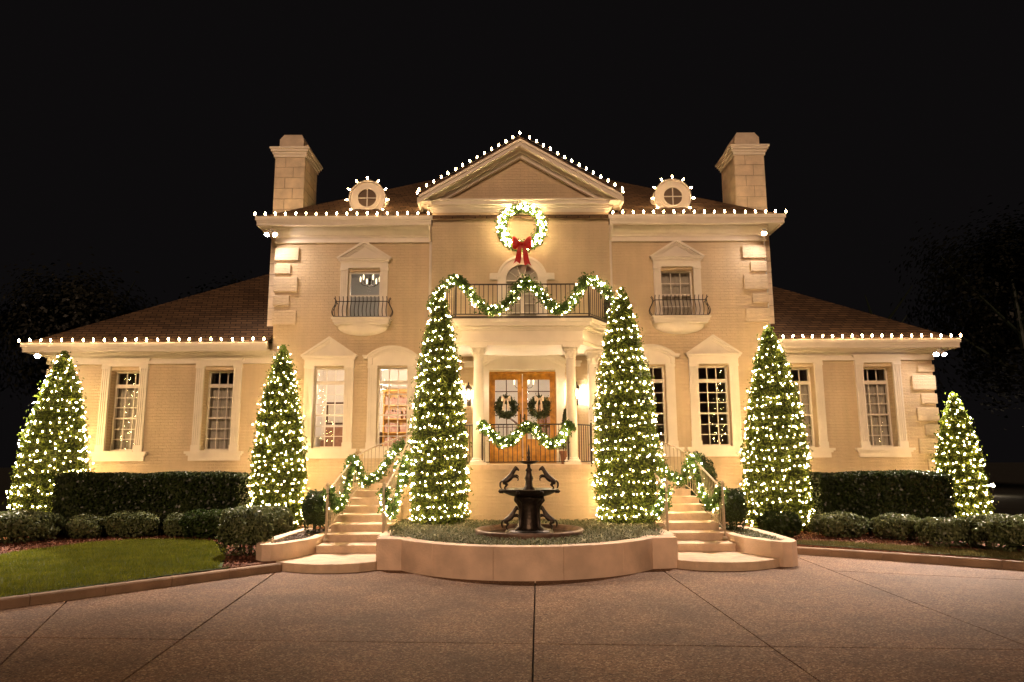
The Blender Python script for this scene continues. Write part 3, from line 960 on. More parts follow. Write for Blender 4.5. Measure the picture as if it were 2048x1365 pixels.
# downspouts beside the centre block and on the right corner
for s in (-1,1):
    m = MB(); m.tube([(X0+s*2.40,YW-.07,7.62),(X0+s*2.40,YW-.07,.3)], .035, 8); m.tube([(X0+s*2.40,EY+.02,8.02),(X0+s*2.40,EY+.10,7.86),(X0+s*2.40,YW-.07,7.62)], .035, 8)
    m.build('downspout', M['trim'], house, True)
m = MB(); m.tube([(X0+HW+.07,YW+.2,7.95),(X0+HW+.07,YW+.2,4.95)], .04, 8)
for z in (7.2,6.3,5.4): m.tube([(X0+HW+.07,YW+.2,z-.03),(X0+HW+.07,YW+.2,z+.03)], .052, 8)
m.build('downspout', M['lampmetal'], house, True)

# --- front doors
yd = YB+.16; dx = X0+.02
for s in (-1,1):
    x0, x1 = sorted((dx+s*.008, dx+s*(DHW-.03)))
    m = MB(); st = .115
    m.box(x0,x0+st,yd,yd+.05,DZ0+.02,DZ1-.05); m.box(x1-st,x1,yd,yd+.05,DZ0+.02,DZ1-.05)
    m.box(x0+st,x1-st,yd,yd+.05,DZ1-.20,DZ1-.05); m.box(x0+st,x1-st,yd,yd+.05,DZ0+.02,DZ0+.22); m.box(x0+st,x1-st,yd,yd+.05,DZ0+.50,DZ0+.60)
    dr = m.build('door', M['wood'], house)
    m = MB(); m.box(x0+st,x1-st,yd+.015,yd+.035,DZ0+.22,DZ0+.50); m.box(x0+st+.05,x1-st-.05,yd+.003,yd+.0155,DZ0+.27,DZ0+.45); m.build('door_panel', M['wood'], dr)
    gx0, gx1, gz0, gz1 = x0+st, x1-st, DZ0+.60, DZ1-.20
    m = MB(); xm = (gx0+gx1)/2; m.box(xm-.012,xm+.012,yd+.01,yd+.04,gz0,gz1)
    for r in range(1,5):
        z = gz0+(gz1-gz0)*r/5; m.box(gx0,gx1,yd+.012,yd+.038,z-.011,z+.011)
    m.build('muntin', M['darkwood'], dr)
    for r in range(5):
        for c in range(2):
            w_, h_ = (gx1-gx0)/2-.024, (gz1-gz0)/5-.022
            inst('pane', pane_mesh(w_,h_), dr, (gx0+(gx1-gx0)*(c+.5)/2, yd+.026, gz0+(gz1-gz0)*(r+.5)/5))
    m = MB(); m.tube([(dx+s*.055,yd-.04,DZ0+.95),(dx+s*.055,yd-.045,DZ0+1.2)], .013, 8); m.box(dx+s*.04,dx+s*.07,yd-.012,yd-.001,DZ0+.92,DZ0+1.23); m.build('handle', M['bronze'], dr, True)
m = MB()
m.box(dx-DHW,dx-DHW+.03,yd-.06,yd+.08,DZ0,DZ1); m.box(dx+DHW-.03,dx+DHW,yd-.06,yd+.08,DZ0,DZ1); m.box(dx-DHW+.03,dx+DHW-.03,yd-.06,yd+.08,DZ1-.05,DZ1); m.box(dx-DHW+.03,dx+DHW-.03,yd-.08,yd+.08,DZ0-.02,DZ0+.02)
m.build('door_frame', M['wood'], house)
# door surround with segmental arch
m = MB()
for s in (-1,1):
    pilaster(m, dx+s*(DHW+.12), YB, 1.75, 4.10, .22, .08)
half = DHW+.28; zsp = 4.28; rise = .38
m.box(dx-half+.03,dx+half-.03,YB-.09,YB-.001,4.10,4.17)
Rr = (half**2+rise**2)/(2*rise); zc = zsp+rise-Rr; aa = math.asin(half/Rr)
m.prism_y([(dx-half,4.17),(dx+half,4.17)]+arc_pts(dx,zc,Rr-.06,math.pi/2-aa,math.pi/2+aa,18), YB-.06, YB-.001)
for (r0,r1,pr) in ((Rr-.16,Rr-.09,.10),(Rr-.09,Rr,.16),(Rr,Rr+.035,.20)):
    po = arc_pts(dx,zc,r1,math.pi/2-aa,math.pi/2+aa,18); pi = arc_pts(dx,zc,r0,math.pi/2-aa,math.pi/2+aa,18)
    for i in range(18): m.prism_y([po[i],po[i+1],pi[i+1],pi[i]], YB-pr, YB-.0615)
for s in (-1,1):
    m.box(dx+s*half,dx+s*(half+.35),YB-.16,YB-.001,zsp-.10,zsp); m.box(dx+s*half,dx+s*(half+.38),YB-.20,YB-.001,zsp,zsp+.035)
m.build('door_surround', M['trim'], house)

# --- balcony door with fanlight
ax = X0+.03
m = MB(); fr = .05
for (a,bb) in ((ax-ADH,ax-.0),(ax,ax+ADH)):
    m.box(a,a+fr,YB+.08,YB+.14,ADZ0,ADZ1); m.box(bb-fr,bb,YB+.08,YB+.14,ADZ0,ADZ1); m.box(a+fr,bb-fr,YB+.08,YB+.14,ADZ1-.06,ADZ1); m.box(a+fr,bb-fr,YB+.08,YB+.14,ADZ0,ADZ0+.22)
bd = m.build('balcony_door', M['white'], house)
m = MB()
for s in (-1,1):
    for r in range(1,4):
        z = ADZ0+.22+(ADZ1-.06-ADZ0-.22)*r/4; x_a,x_b = sorted((ax+s*fr,ax+s*(ADH-fr))); m.box(x_a,x_b,YB+.095,YB+.125,z-.01,z+.01)
m.build('muntin', M['white'], bd)
for s in (-1,1):
    for r in range(4):
        h_ = (ADZ1-.06-ADZ0-.22)/4
        inst('pane', pane_mesh(ADH-2*fr, h_-.02), bd, (ax+s*ADH/2, YB+.11, ADZ0+.22+h_*(r+.5)))
m = MB(); m.box(ax-ADH+.01,ax+ADH-.01,YB+.20,YB+.22,ADZ0,ADZ1-.01); m.build('curtain', M['curtain'], bd)
m = MB(); m.prism_y([(ax+ADH*.98*math.cos(t*math.pi/16), ADZ1+.02+ADH*.98*math.sin(t*math.pi/16)) for t in range(17)], YB-.004, YB-.001); fb = m.build('fanlight', M['curtain'], house)
m = MB(); m.prism_y([(ax+ADH*.97*math.cos(t*math.pi/16), ADZ1+.03+ADH*.97*math.sin(t*math.pi/16)) for t in range(17)], YB-.016, YB-.010); m.build('pane', M['glass'], fb)
m = MB()
for t in (36,72,108,144):
    m.tube([(ax+.1*math.cos(R(t)),YB-.026,ADZ1+.02+.1*math.sin(R(t))),(ax+ADH*math.cos(R(t)),YB-.026,ADZ1+.02+ADH*math.sin(R(t)))], .010, 4)
m.tube([(ax+.12*math.cos(R(t)),YB-.026,ADZ1+.02+.12*math.sin(R(t))) for t in range(0,181,15)], .010, 4)
m.box(ax-ADH,ax+ADH,YB-.04,YB+.14,ADZ1,ADZ1+.03)
m.build('muntin', M['white'], fb)
m = MB()
po = arc_pts(ax,ADZ1+.02,ADH+.24,0,math.pi,24); pi = arc_pts(ax,ADZ1+.02,ADH,0,math.pi,24); pm = arc_pts(ax,ADZ1+.02,ADH+.18,0,math.pi,24)
for i in range(24):
    m.prism_y([pm[i],pm[i+1],pi[i+1],pi[i]], YB-.07, YB-.001); m.prism_y([po[i],po[i+1],pm[i+1],pm[i]], YB-.11, YB-.001)
for s in (-1,1):
    a,bb = sorted((ax+s*ADH,ax+s*(ADH+.22))); m.box(a,bb,YB-.07,YB-.001,5.12,ADZ1+.02)
    a,bb = sorted((ax+s*(ADH+.1),ax+s*(ADH+.40))); m.box(a,bb,YB-.13,YB-.112,ADZ1+.10,ADZ1+.20)
    a,bb = sorted((ax+s*(ADH+.242),ax+s*(ADH+.42))); m.box(a,bb,YB-.11,YB-.001,ADZ1+.04,ADZ1+.19)
m.build('door_surround', M['trim'], house)

# --- portico
def canted(hf, yf, hr, yr, yb):
    return [(X0-hf,yf),(X0+hf,yf),(X0+hr,yr),(X0+hr,yb),(X0-hr,yb),(X0-hr,yr)]
PZ_ = 1.74
m = MB(); m.prism_z(canted(1.43,16.10,2.43,16.62,YB-.002), -.1, PZ_-.10); m.build('porch_base', M['wall'], house)
m = MB(); m.prism_z(canted(1.47,16.04,2.45,16.58,YB-.002), PZ_-.10, PZ_); m.build('porch_floor', M['step'], house)
m = MB()
for (z0,z1,o) in ((4.46,4.54,.0),(4.54,4.62,.03),(4.62,4.80,.0),(4.80,4.84,.04),(4.84,4.89,.09),(4.89,4.97,.17),(4.97,5.05,.21)):
    m.prism_z(canted(1.40+o*.9,16.27-o,2.02+o,17.20-o*.6,YB-.001), z0, z1)
m.build('entablature', M['trim'], house)
m = MB(); m.prism_z(canted(1.60,16.05,2.24,17.06,YB-.003), 5.05, 5.10); m.build('balcony_floor', M['flashing'], house)
def column(x, y, z0=PZ_, z1=4.46, r=.125):
    m = MB(); m.lathe([(r,z0+.16),(r*1.0,z0+.9),(r*.95,z0+1.7),(r*.84,z1-.32)], x, y, 20)
    c = m.build('column', M['trim'], house, True)
    m = MB(); m.box(x-r*1.45,x+r*1.45,y-r*1.45,y+r*1.45,z0,z0+.06); m.lathe([(r*1.4,z0+.06),(r*1.45,z0+.085),(r*1.35,z0+.105),(r*1.15,z0+.115),(r*1.2,z0+.135),(r*1.1,z0+.16)], x, y, 20); m.build('column_base', M['trim'], c)
    m = MB(); zc0 = z1-.32
    m.lathe([(r*.9,zc0),(r*.95,zc0+.02),(r*.84,zc0+.03),(r*.86,zc0+.12),(r*1.02,zc0+.2),(r*1.32,zc0+.265)], x, y, 16)
    for ring,(zz,n,rr,h) in enumerate(((zc0+.03,8,r*.88,.10),(zc0+.10,8,r*.93,.11),(zc0+.18,8,r*1.05,.09))):
        for i in range(n):
            a = 2*math.pi*(i+.5*ring)/n; ca, sa = math.cos(a), math.sin(a); w = r*.3
            p = lambda rad, off, z: (x+rad*ca-off*sa, y+rad*sa+off*ca, z)
            m.add([p(rr,-w,zz),p(rr,w,zz),p(rr+.03,w*1.1,zz+h*.7),p(rr+.03,-w*1.1,zz+h*.7),p(rr+.075,w*.5,zz+h),p(rr+.075,-w*.5,zz+h),p(rr+.085,0,zz+h*.75)],
                  [(0,1,2,3),(3,2,4,5),(5,4,6)])
    m.box(x-r*1.55,x+r*1.55,y-r*1.55,y+r*1.55,z1-.055,z1-.002)
    m.build('capital', M['trim'], c)
for s in (-1,1):
    column(X0+.05+s*1.07, 16.42)
    column(X0+s*1.74, 17.28)
    m = MB(); pilaster(m, X0+s*1.80, YB, PZ_, 4.46, .24, .10); m.build('pilaster', M['trim'], house)

# --- small balconies under the upper windows
def bal_path(cx, w, y):
    pass
BAL = MB()
prof = [(0,0),(-.055,.03),(-.10,.09),(-.115,.16),(-.09,.24),(-.045,.32),(-.015,.40),(-.02,.47),(-.06,.53)]
BAL.tube([(0,y,z) for y,z in prof], .0105, 5)
BALM = mesh_of(BAL, M['iron'], 'baluster', True)
for s in (-1,1):
    cx = X0+s*UX; hw = .73
    m = MB(); n = 20
    m.box(cx-hw,cx+hw,YW-.34,YW-.001,5.40,5.50); m.box(cx-hw-.03,cx+hw+.03,YW-.38,YW-.001,5.47,5.515); m.box(cx-hw+.03,cx+hw-.03,YW-.30,YW-.001,5.34,5.40)
    # half-bowl corbel
    rows = []
    for j in range(7):
        f = j/6; z = 5.34-.27*math.sin(f*math.pi/2); rr = math.cos(f*math.pi/2)*.97+.03
        rows.append([(cx+(hw-.05)*rr*math.cos(math.pi*i/n), YW-.001-.27*rr*math.sin(math.pi*i/n), z) for i in range(n+1)])
    vs = [p for r_ in rows for p in r_]; fs = []
    for j in range(6):
        for i in range(n): fs.append((j*(n+1)+i, j*(n+1)+i+1, (j+1)*(n+1)+i+1, (j+1)*(n+1)+i))
    fs.append(tuple(6*(n+1)+i for i in range(n+1)))
    m.add(vs, fs)
    wb = m.build('window_balcony', M['trim'], house)
    yo = YW-.31
    m = MB()
    for z, dz in ((5.53,.0),(5.93,.0)):
        off = 0 if z < 5.6 else -.015
        m.tube([(cx-hw+.05,YW-.02,z),(cx-hw+.05,yo+off,z),(cx+hw-.05,yo+off,z),(cx+hw-.05,YW-.02,z)], .012, 6)
    m.build('handrail', M['iron'], wb)
    for i in range(14):
        inst('baluster', BALM, wb, (cx-hw+.06+(2*hw-.12)*i/13, yo, 5.525))
    for q in (-1,1):
        for i in range(1,3):
            inst('baluster', BALM, wb, (cx+q*(hw-.05), yo+.1*i, 5.525), (0,0,R(90*q)))

# --- rooms seen through the glass
def room(x0,x1,y0,y1,z0,z1,m):
    b = MB()
    b.add([(x0,y1,z0),(x1,y1,z0),(x1,y1,z1),(x0,y1,z1)], [(0,1,2,3)])
    b.add([(x0,y0,z0),(x0,y1,z0),(x0,y1,z1),(x0,y0,z1)], [(0,1,2,3)])
    b.add([(x1,y0,z0),(x1,y1,z0),(x1,y1,z1),(x1,y0,z1)], [(3,2,1,0)])
    b.add([(x0,y0,z1),(x1,y0,z1),(x1,y1,z1),(x0,y1,z1)], [(3,2,1,0)])
    b.add([(x0,y0,z0),(x1,y0,z0),(x1,y1,z0),(x0,y1,z0)], [(0,1,2,3)])
    return b.build('room', m, house)
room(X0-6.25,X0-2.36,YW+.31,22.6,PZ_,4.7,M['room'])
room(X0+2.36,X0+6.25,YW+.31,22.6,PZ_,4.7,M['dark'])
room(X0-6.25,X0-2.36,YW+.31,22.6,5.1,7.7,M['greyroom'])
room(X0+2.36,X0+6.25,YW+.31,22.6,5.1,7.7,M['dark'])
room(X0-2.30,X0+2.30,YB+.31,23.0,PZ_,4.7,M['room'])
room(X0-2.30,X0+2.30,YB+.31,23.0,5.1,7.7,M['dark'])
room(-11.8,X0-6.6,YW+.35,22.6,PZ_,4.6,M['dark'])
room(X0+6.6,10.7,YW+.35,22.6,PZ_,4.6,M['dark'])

def lamp_point(parent, loc, w, col=(1,.85,.70), r=.12):
    l = bpy.data.lights.new('lamp_light', 'POINT'); l.energy = w; l.color = col; l.shadow_soft_size = r
    o = bpy.data.objects.new('lamp_light', l); C.objects.link(o); setp(o, parent, loc)
    return o

def chandelier(x, y, z, zc, watts, label):
    t = empty('chandelier', (x,y,zc), label, 'chandelier', 'chandeliers in the lit rooms')
    m = MB(); m.tube([(x,y,zc),(x,y,z)], .008, 6); m.lathe([(.01,z-.08),(.04,z-.03),(.02,z+.04),(.035,z+.1),(.01,z+.2)], x, y, 10)
    m.build('stem', M['bronze'], t, True)
    m = MB()
    for k in range(6):
        a = k*math.pi/3; pts = [(x+math.cos(a)*r_,y+math.sin(a)*r_,z+h) for r_,h in ((.02,0),(.12,-.06),(.22,-.04),(.28,.05))]
        m.tube(pts, .009, 5)
    m.build('arms', M['bronze'], t, True)
    for k in range(6):
        a = k*math.pi/3; q = MB(); q.lathe([(.012,z+.05),(.016,z+.12),(.022,z+.15),(.015,z+.19),(.003,z+.22)], x+math.cos(a)*.28, y+math.sin(a)*.28, 6)
        q.build('candle_bulb', M['flame'], t, True)
    lamp_point(t, (x,y,z-.25), watts)
chandelier(X0-4.0, 20.4, 3.9, 4.7, 185, 'branched chandelier in the lit ground floor room left of the porch')
chandelier(X0-4.42, 20.5, 6.98, 7.7, 38, 'branched chandelier in the lit upper left room')
chandelier(X0+.1, 20.8, 3.95, 4.7, 85, 'branched chandelier in the hall behind the front doors')

def bookcase(x0, x1, y, z0, z1, label):
    t = empty('bookcase', ((x0+x1)/2,y,z0), label, 'bookcase')
    m = MB(); d = .32
    m.box(x0,x0+.04,y-d,y,z0,z1); m.box(x1-.04,x1,y-d,y,z0,z1); m.box(x0+.04,x1-.04,y-.02,y,z0,z1); m.box(x0-.03,x1+.03,y-d-.03,y+.0,z1,z1+.07)
    n = 5
    m.build('case', M['wood'], t)
    for i in range(n+1):
        z = z0+.1+(z1-z0-.12)*i/n
        m = MB(); m.box(x0+.04,x1-.04,y-d,y-.021,z-.015,z+.015); m.build('shelf', M['wood'], t)
        if i < n:
            x = x0+.06
            while x < x1-.12:
                w = random.uniform(.03,.07)
                if random.random() < .85:
                    h = random.uniform(.2,.3)
                    q = MB(); q.box(x,x+w-.004,y-d+.05,y-.06,z+.016,z+.016+h); q.build('book', M['book'], t)
                x += w
bookcase(X0-4.25, X0-3.3, 22.5, PZ_, 3.95, 'wooden bookcase of red and brown books behind the arched left window')
bookcase(X0+.55, X0+1.5, 22.9, PZ_, 3.7, 'wooden bookcase at the back of the hall behind the right front door')

def armchair(x, y, label):
    t = empty('armchair', (x,y,PZ_), label, 'armchair')
    m = MB(); m.box(x-.32,x+.32,y-.3,y+.3,PZ_+.2,PZ_+.45); m.build('seat', M['fabric'], t, bevel=.04)
    m = MB(); m.box(x-.34,x+.34,y-.42,y-.3,PZ_+.2,PZ_+1.0); m.build('backrest', M['fabric'], t, bevel=.05)
    for s in (-1,1):
        m = MB(); m.box(x+s*.33,x+s*.45,y-.4,y+.3,PZ_+.15,PZ_+.65); m.build('armrest', M['fabric'], t, bevel=.04)
        for q in (-1,1):
            m = MB(); m.tube([(x+s*.3,y+q*.27,PZ_),(x+s*.3,y+q*.27,PZ_+.2)], .025, 6); m.build('leg', M['darkwood'], t)
armchair(X0-5.0, 19.9, 'brown upholstered armchair behind the left pedimented window')
t = empty('sideboard', (X0-5.2,22.3,PZ_), 'dark sideboard at the back wall of the lit left room', 'sideboard')
m = MB(); m.box(X0-5.9,X0-4.3,21.9,22.5,PZ_+.12,PZ_+.9); m.box(X0-5.95,X0-4.25,21.86,22.52,PZ_+.9,PZ_+.95); m.build('cabinet', M['darkwood'], t)
for i in range(3):
    m = MB(); a = X0-5.86+i*.52; m.box(a,a+.48,21.88,21.899,PZ_+.18,PZ_+.84); m.build('cabinet_door', M['darkwood'], t)
for xx in (X0-5.8,X0-4.4):
    m = MB(); m.box(xx-.03,xx+.03,21.95,22.4,PZ_,PZ_+.12); m.build('leg', M['darkwood'], t)
t = empty('picture', (X0-5.8,22.58,3.1), 'framed picture on the back wall of the lit left room', 'picture')
m = MB(); m.box(X0-6.1,X0-5.5,22.55,22.59,2.95,3.65); m.build('frame', M['darkwood'], t)
m = MB(); m.box(X0-6.04,X0-5.56,22.545,22.549,3.01,3.59); m.build('canvas', M['curtain'], t)
# hall stair
t = empty('indoor_stair', (X0-1.2,22,PZ_), 'indoor staircase rising to the left behind the front doors', 'staircase')
for i in range(10):
    m = MB(); x = X0+.1-i*.22; m.box(x-.22,x,21.6,22.9,PZ_+.18*i,PZ_+.18*(i+1)-.03); m.build('riser', M['room'], t)
    m = MB(); m.box(x-.24,x+.03,21.57,22.9,PZ_+.18*(i+1)-.03,PZ_+.18*(i+1)); m.build('tread', M['darkwood'], t)
    m = MB(); m.tube([(x-.1,21.62,PZ_+.18*(i+1)),(x-.1,21.62,PZ_+.18*(i+1)+.85)], .015, 5); m.build('baluster', M['trim'], t)
m = MB(); m.tube([(X0+.1,21.62,PZ_+1.0),(X0+.1-2.1,21.62,PZ_+1.0+1.72)], .03, 8); m.build('handrail', M['darkwood'], t)

# ================================================================ STAIRS, PLANTERS
RIS = .145
def umap(s, pts): return [(X0+s*u, y) for u,y in pts]
FR = [13.84,14.36,14.88,15.42,15.98]
UI, UO = 2.70, 3.93
PV = (2.45,16.35); RI, RO = .25, 1.48
def stairs(s, label):
    t = empty('staircase', (X0+s*3.4,13.8,0), label, 'staircase', 'curved stone stairs up to the porch')
    land = [(2.55,12.86),(2.62,12.74),(2.85,12.55),(3.2,12.44),(3.6,12.44),(3.95,12.56),(4.25,12.75),(4.5,13.0),(4.5,13.4),(4.2,14.0),(2.55,14.0)]
    m = MB(); m.prism_z(umap(s,land), -.05, RIS); m.build('landing', M['step'], t, bevel=.012)
    def sector(a0, nose=0.0):
        pts = []
        for i in range(9):
            a = a0+(90-a0)*i/8; pts.append((PV[0]+RO*math.cos(R(a)), PV[1]+RO*math.sin(R(a))))
        for i in range(9):
            a = 90+(a0-90)*i/8; pts.append((PV[0]+RI*math.cos(R(a)), PV[1]+RI*math.sin(R(a))))
        return pts
    z = RIS
    for k, f in enumerate(FR):
        body = [(UI,f),(UO,f),(UO,PV[1])]+sector(0)[1:-1]+[(UI,PV[1])]
        m = MB(); m.prism_z(umap(s,body), z-.02, z+RIS-.045)
        nose = [(UI,f-.03),(UO,f-.03)]+body[2:]
        m.prism_z(umap(s,nose), z+RIS-.044, z+RIS)
        m.build('step', M['step'], t)
        z += RIS
    for k in range(5):
        a = k*18.0
        m = MB(); m.prism_z(umap(s,sector(a)), z-.02, z+RIS-.045); m.prism_z(umap(s,sector(max(0,a-1.2))), z+RIS-.044, z+RIS)
        m.build('step', M['step'], t)
        z += RIS
    return t
stairs(-1, 'pale stone staircase rising from the driveway to the porch on the left of the fountain')
stairs(1, 'pale stone staircase rising from the driveway to the porch on the right of the fountain')

def stair_z(path_s, straight_len):
    """nosing height along the flight measured from Y=13.84"""
    pass

def rail_path(inner):
    """list of (u, y, znose)"""
    pts = []
    u = UI+.06 if inner else UO-.07
    for i in range(9):
        y = 14.30+(PV[1]-14.30)*i/8
        pts.append((u, y, RIS*2+(y-13.84)/.535*RIS))
    r = (UI+.06-PV[0]) if inner else (UO-.07-PV[0])
    z0 = pts[-1][2]
    for i in range(1,11):
        a = R(90*i/10)
        pts.append((PV[0]+r*math.cos(a), PV[1]+r*math.sin(a), z0+(PZ_-z0)*i/10))
    return pts
BST = MB(); BST.tube([(0,0,0),(0,0,1)], .009, 5); BSTM = mesh_of(BST, M['paleiron'], 'baluster')
BST2 = MB(); BST2.tube([(0,0,0),(0,0,1)], .009, 5); BSTD = mesh_of(BST2, M['iron'], 'baluster')
def along(pts, step):
    P = [Vector(p) for p in pts]; out = []; d = 0; nxt = step*.5
    for i in range(1,len(P)):
        seg = (P[i]-P[i-1]); L = Vector((seg.x,seg.y,0)).length if seg.z else seg.length
        while L > 1e-9 and nxt <= d+L:
            out.append(P[i-1]+seg*((nxt-d)/L)); nxt += step
        d += L
    return out
def stair_rail(s, inner, label):
    pts = [(X0+s*u,y,z) for u,y,z in rail_path(inner)]
    t = empty('stair_railing', pts[0], label, 'railing', 'cream iron railings beside the stairs')
    hgt = .86
    top = [(x,y,z+hgt) for x,y,z in pts]; bot = [(x,y,z+.10) for x,y,z in pts]
    m = MB(); m.tube(top, .020, 8); m.build('handrail', M['paleiron'], t, True)
    m = MB(); m.tube(bot, .011, 6); m.build('bottom_rail', M['paleiron'], t, True)
    for p in along(bot, .115):
        inst('baluster', BSTM, t, p, None, (1,1,hgt-.11))
    x,y,z = pts[0]
    m = MB(); y -= .06
    m.tube([(x,y,z-.08),(x,y,z+hgt+.08)], .022, 8); m.lathe([(.05,z-.09),(.05,z-.06),(.025,z-.04)], x, y, 8); m.lathe([(.01,z+hgt+.07),(.04,z+hgt+.10),(.04,z+hgt+.13),(.01,z+hgt+.16)], x, y, 8)
    m.build('newel_post', M['paleiron'], t, True)
    return pts
RP = {}
for s, side in ((-1,'left'),(1,'right')):
    RP[s,0] = stair_rail(s, False, f'cream iron stair railing on the outer edge of the {side} staircase')
    RP[s,1] = stair_rail(s, True, f'cream iron stair railing on the fountain side of the {side} staircase')

def railing(name, path, hgt, label, step=.105, skip=None, mt=None):
    t = empty(name, path[0], label, 'railing')
    m = MB(); m.tube([(x,y,z+hgt) for x,y,z in path], .017, 6); m.build('handrail', M['iron'], t)
    m = MB(); m.tube([(x,y,z+.06) for x,y,z in path], .013, 6); m.build('bottom_rail', M['iron'], t)
    for p in along([(x,y,z+.06) for x,y,z in path], step):
        inst('baluster', BSTD, t, p, None, (1,1,hgt-.07))
    for p in path:
        m = MB(); x,y,z = p; m.tube([(x,y,z),(x,y,z+hgt+.06)], .022, 6); m.build('post', M['iron'], t)
    return t
brz = 5.10
BALP = [(X0-2.16,YB-.03,brz),(X0-2.16,17.10,brz),(X0-1.54,16.12,brz),(X0+1.54,16.12,brz),(X0+2.16,17.10,brz),(X0+2.16,YB-.03,brz)]
railing('balcony_railing', BALP, .76, 'black iron railing round the balcony above the porch')
t = railing('porch_railing', [(X0-.92,16.30,PZ_),(X0+1.02,16.30,PZ_)], .90, 'black iron railing between the two front porch columns')
railing('porch_railing', [(X0+1.20,16.40,PZ_),(X0+1.62,17.0,PZ_)], .90, 'short black iron railing between the right porch columns')
railing('porch_railing', [(X0-1.12,16.40,PZ_),(X0-1.62,17.0,PZ_)], .90, 'short black iron railing between the left porch columns')

# --- planter in front
pw = empty('planter_wall', (X0,11.6,0), 'bowed low tan stucco planter wall in front of the fountain', 'planter wall')
PC = (0, 14.18); PR = 2.61; PT = .26
a0 = math.atan2(12.93-14.18, 2.29)
def pa(f): return (math.pi - a0)*-1 + (math.pi+2*a0)*0 if False else None
angs = [math.pi+(-a0), 0]   # unused
A0 = math.degrees(math.atan2(-1.25,-2.29)); A1 = math.degrees(math.atan2(-1.25,2.29))
NS = 5
for kseg in range(NS):
    b0 = A0+(A1-A0)*kseg/NS; b1 = A0+(A1-A0)*(kseg+1)/NS
    g_ = .028
    aa_ = [b0+g_+(b1-b0-2*g_)*i/8 for i in range(9)]
    po = [(PC[0]+PR*math.cos(R(a)), PC[1]+PR*math.sin(R(a))) for a in aa_]; pi = [(PC[0]+(PR-PT)*math.cos(R(a)), PC[1]+(PR-PT)*math.sin(R(a))) for a in aa_[::-1]]
    m = MB(); m.prism_z(umap(1, po+pi), -.05, .515); m.build('wall_segment', M['planter'], pw, bevel=.008)
for s in (-1,1):
    m = MB(); m.prism_z(umap(s, [(2.16,12.72),(2.62,12.80),(2.62,13.2),(2.10,13.2),(2.02,12.98)]), -.05, .52); m.build('pier', M['planter'], pw, bevel=.018)
    m = MB(); m.prism_z(umap(s, [(2.46,13.203),(2.685,13.203),(2.685,14.4),(2.46,14.4)]), -.05, .52); m.build('wall_segment', M['planter'], pw, bevel=.018)
bed = [(PC[0]+(PR-PT+.03)*math.cos(R(A0+(A1-A0)*i/16)), PC[1]+(PR-PT+.03)*math.sin(R(A0+(A1-A0)*i/16))) for i in range(17)]
bed = [(u,y) for u,y in bed]+[(2.3,13.0),(2.48,13.4),(2.69,14.41),(2.69,16.5),(-2.69,16.5),(-2.69,14.41),(-2.48,13.4),(-2.3,13.0)]
m = MB(); m.prism_z(umap(1,bed), -.05, .44); tag(m.build('planting_bed', M['soil']), kind='structure')

SPT = .42
def side_planter(s, label):
    t = empty('side_planter', (X0+s*4.5,13,0), label, 'planter', 'low curved planters beside the stairs')
    outer = [(3.95,15.9),(3.95,13.95),(4.03,13.62),(4.16,13.3),(4.30,13.02),(4.46,12.86),(4.62,12.86),(4.77,13.02),(4.83,13.3),(4.85,14.2),(4.82,15.2),(4.75,15.9)]
    inner = [(4.13,15.9),(4.13,14.05),(4.20,13.72),(4.36,13.45),(4.43,13.22),(4.49,13.12),(4.55,13.12),(4.60,13.18),(4.63,13.35),(4.65,14.2),(4.62,15.2),(4.55,15.9)]
    n = len(outer)
    for i in range(n-1):
        pass
    m = MB()
    vs = [(X0+s*u,y,SPT) for u,y in outer]+[(X0+s*u,y,SPT) for u,y in inner]+[(X0+s*u,y,-.05) for u,y in outer]+[(X0+s*u,y,.2) for u,y in inner]
    fs = []
    for i in range(n-1):
        q = [(i,i+1,n+i+1,n+i),(2*n+i,2*n+i+1,i+1,i),(n+i,n+i+1,3*n+i+1,3*n+i)]
        fs += q if s > 0 else [f[::-1] for f in q]
    m.add(vs, fs); o = m.build('wall', M['planter'], t)
    bm = bmesh.new(); bm.from_mesh(o.data); bmesh.ops.recalc_face_normals(bm, faces=bm.faces); bm.to_mesh(o.data); bm.free()
    m = MB(); m.prism_z(umap(s,[(u,y) for u,y in inner]), .1, SPT-.06); m.build('soil', M['soil'], t)
    return umap(s, inner)
SPL = side_planter(-1, 'low curved tan planter holding a clipped ball shrub left of the left stairs')
SPR = side_planter(1, 'low curved tan planter holding a clipped ball shrub right of the right stairs')
tag(chips('gravel', SPL, 1400, .06, M['gravel'], SPT-.055), 'brown pebbles filling the left side planter', 'gravel')

def cover(name, poly, n, z, avoid=None, h=.155, w=.020):
    P = sample_poly(poly, n)
    if avoid is not None:
        d = np.hypot(P[:,0]-avoid[0], P[:,1]-avoid[1]); P = P[d > avoid[2]]
    n = len(P); out = []
    for k in range(4):
        a = rng.uniform(0,2*math.pi,n); hh = h*rng.uniform(.5,1.2,n)
        base = np.c_[P+rng.normal(0,.02,(n,2)), np.full(n,z)]
        d = np.c_[-np.sin(a),np.cos(a),np.zeros(n)]; o = np.c_[np.cos(a),np.sin(a),np.zeros(n)]
        mid = base+o*(hh*.45)[:,None]+np.c_[np.zeros((n,2)),hh*.8]
        tip = base+o*(hh*1.05)[:,None]+np.c_[np.zeros((n,2)),hh*.62]
        V = np.stack([base-d*w/2, base+d*w/2, mid+d*w/2, mid-d*w/2, tip+d*w*.1, tip-d*w*.1],1)
        V = V[:,[0,1,2,3,3,2,4,5],:].reshape(-1,3)
        out.append((V, np.arange(8*n).reshape(-1,4)))
    V,F = join_geo(out)
    return tag(fast_mesh(name, V, F, M['cover'], None), kind='stuff')
FC = (X0+.06, 13.45)
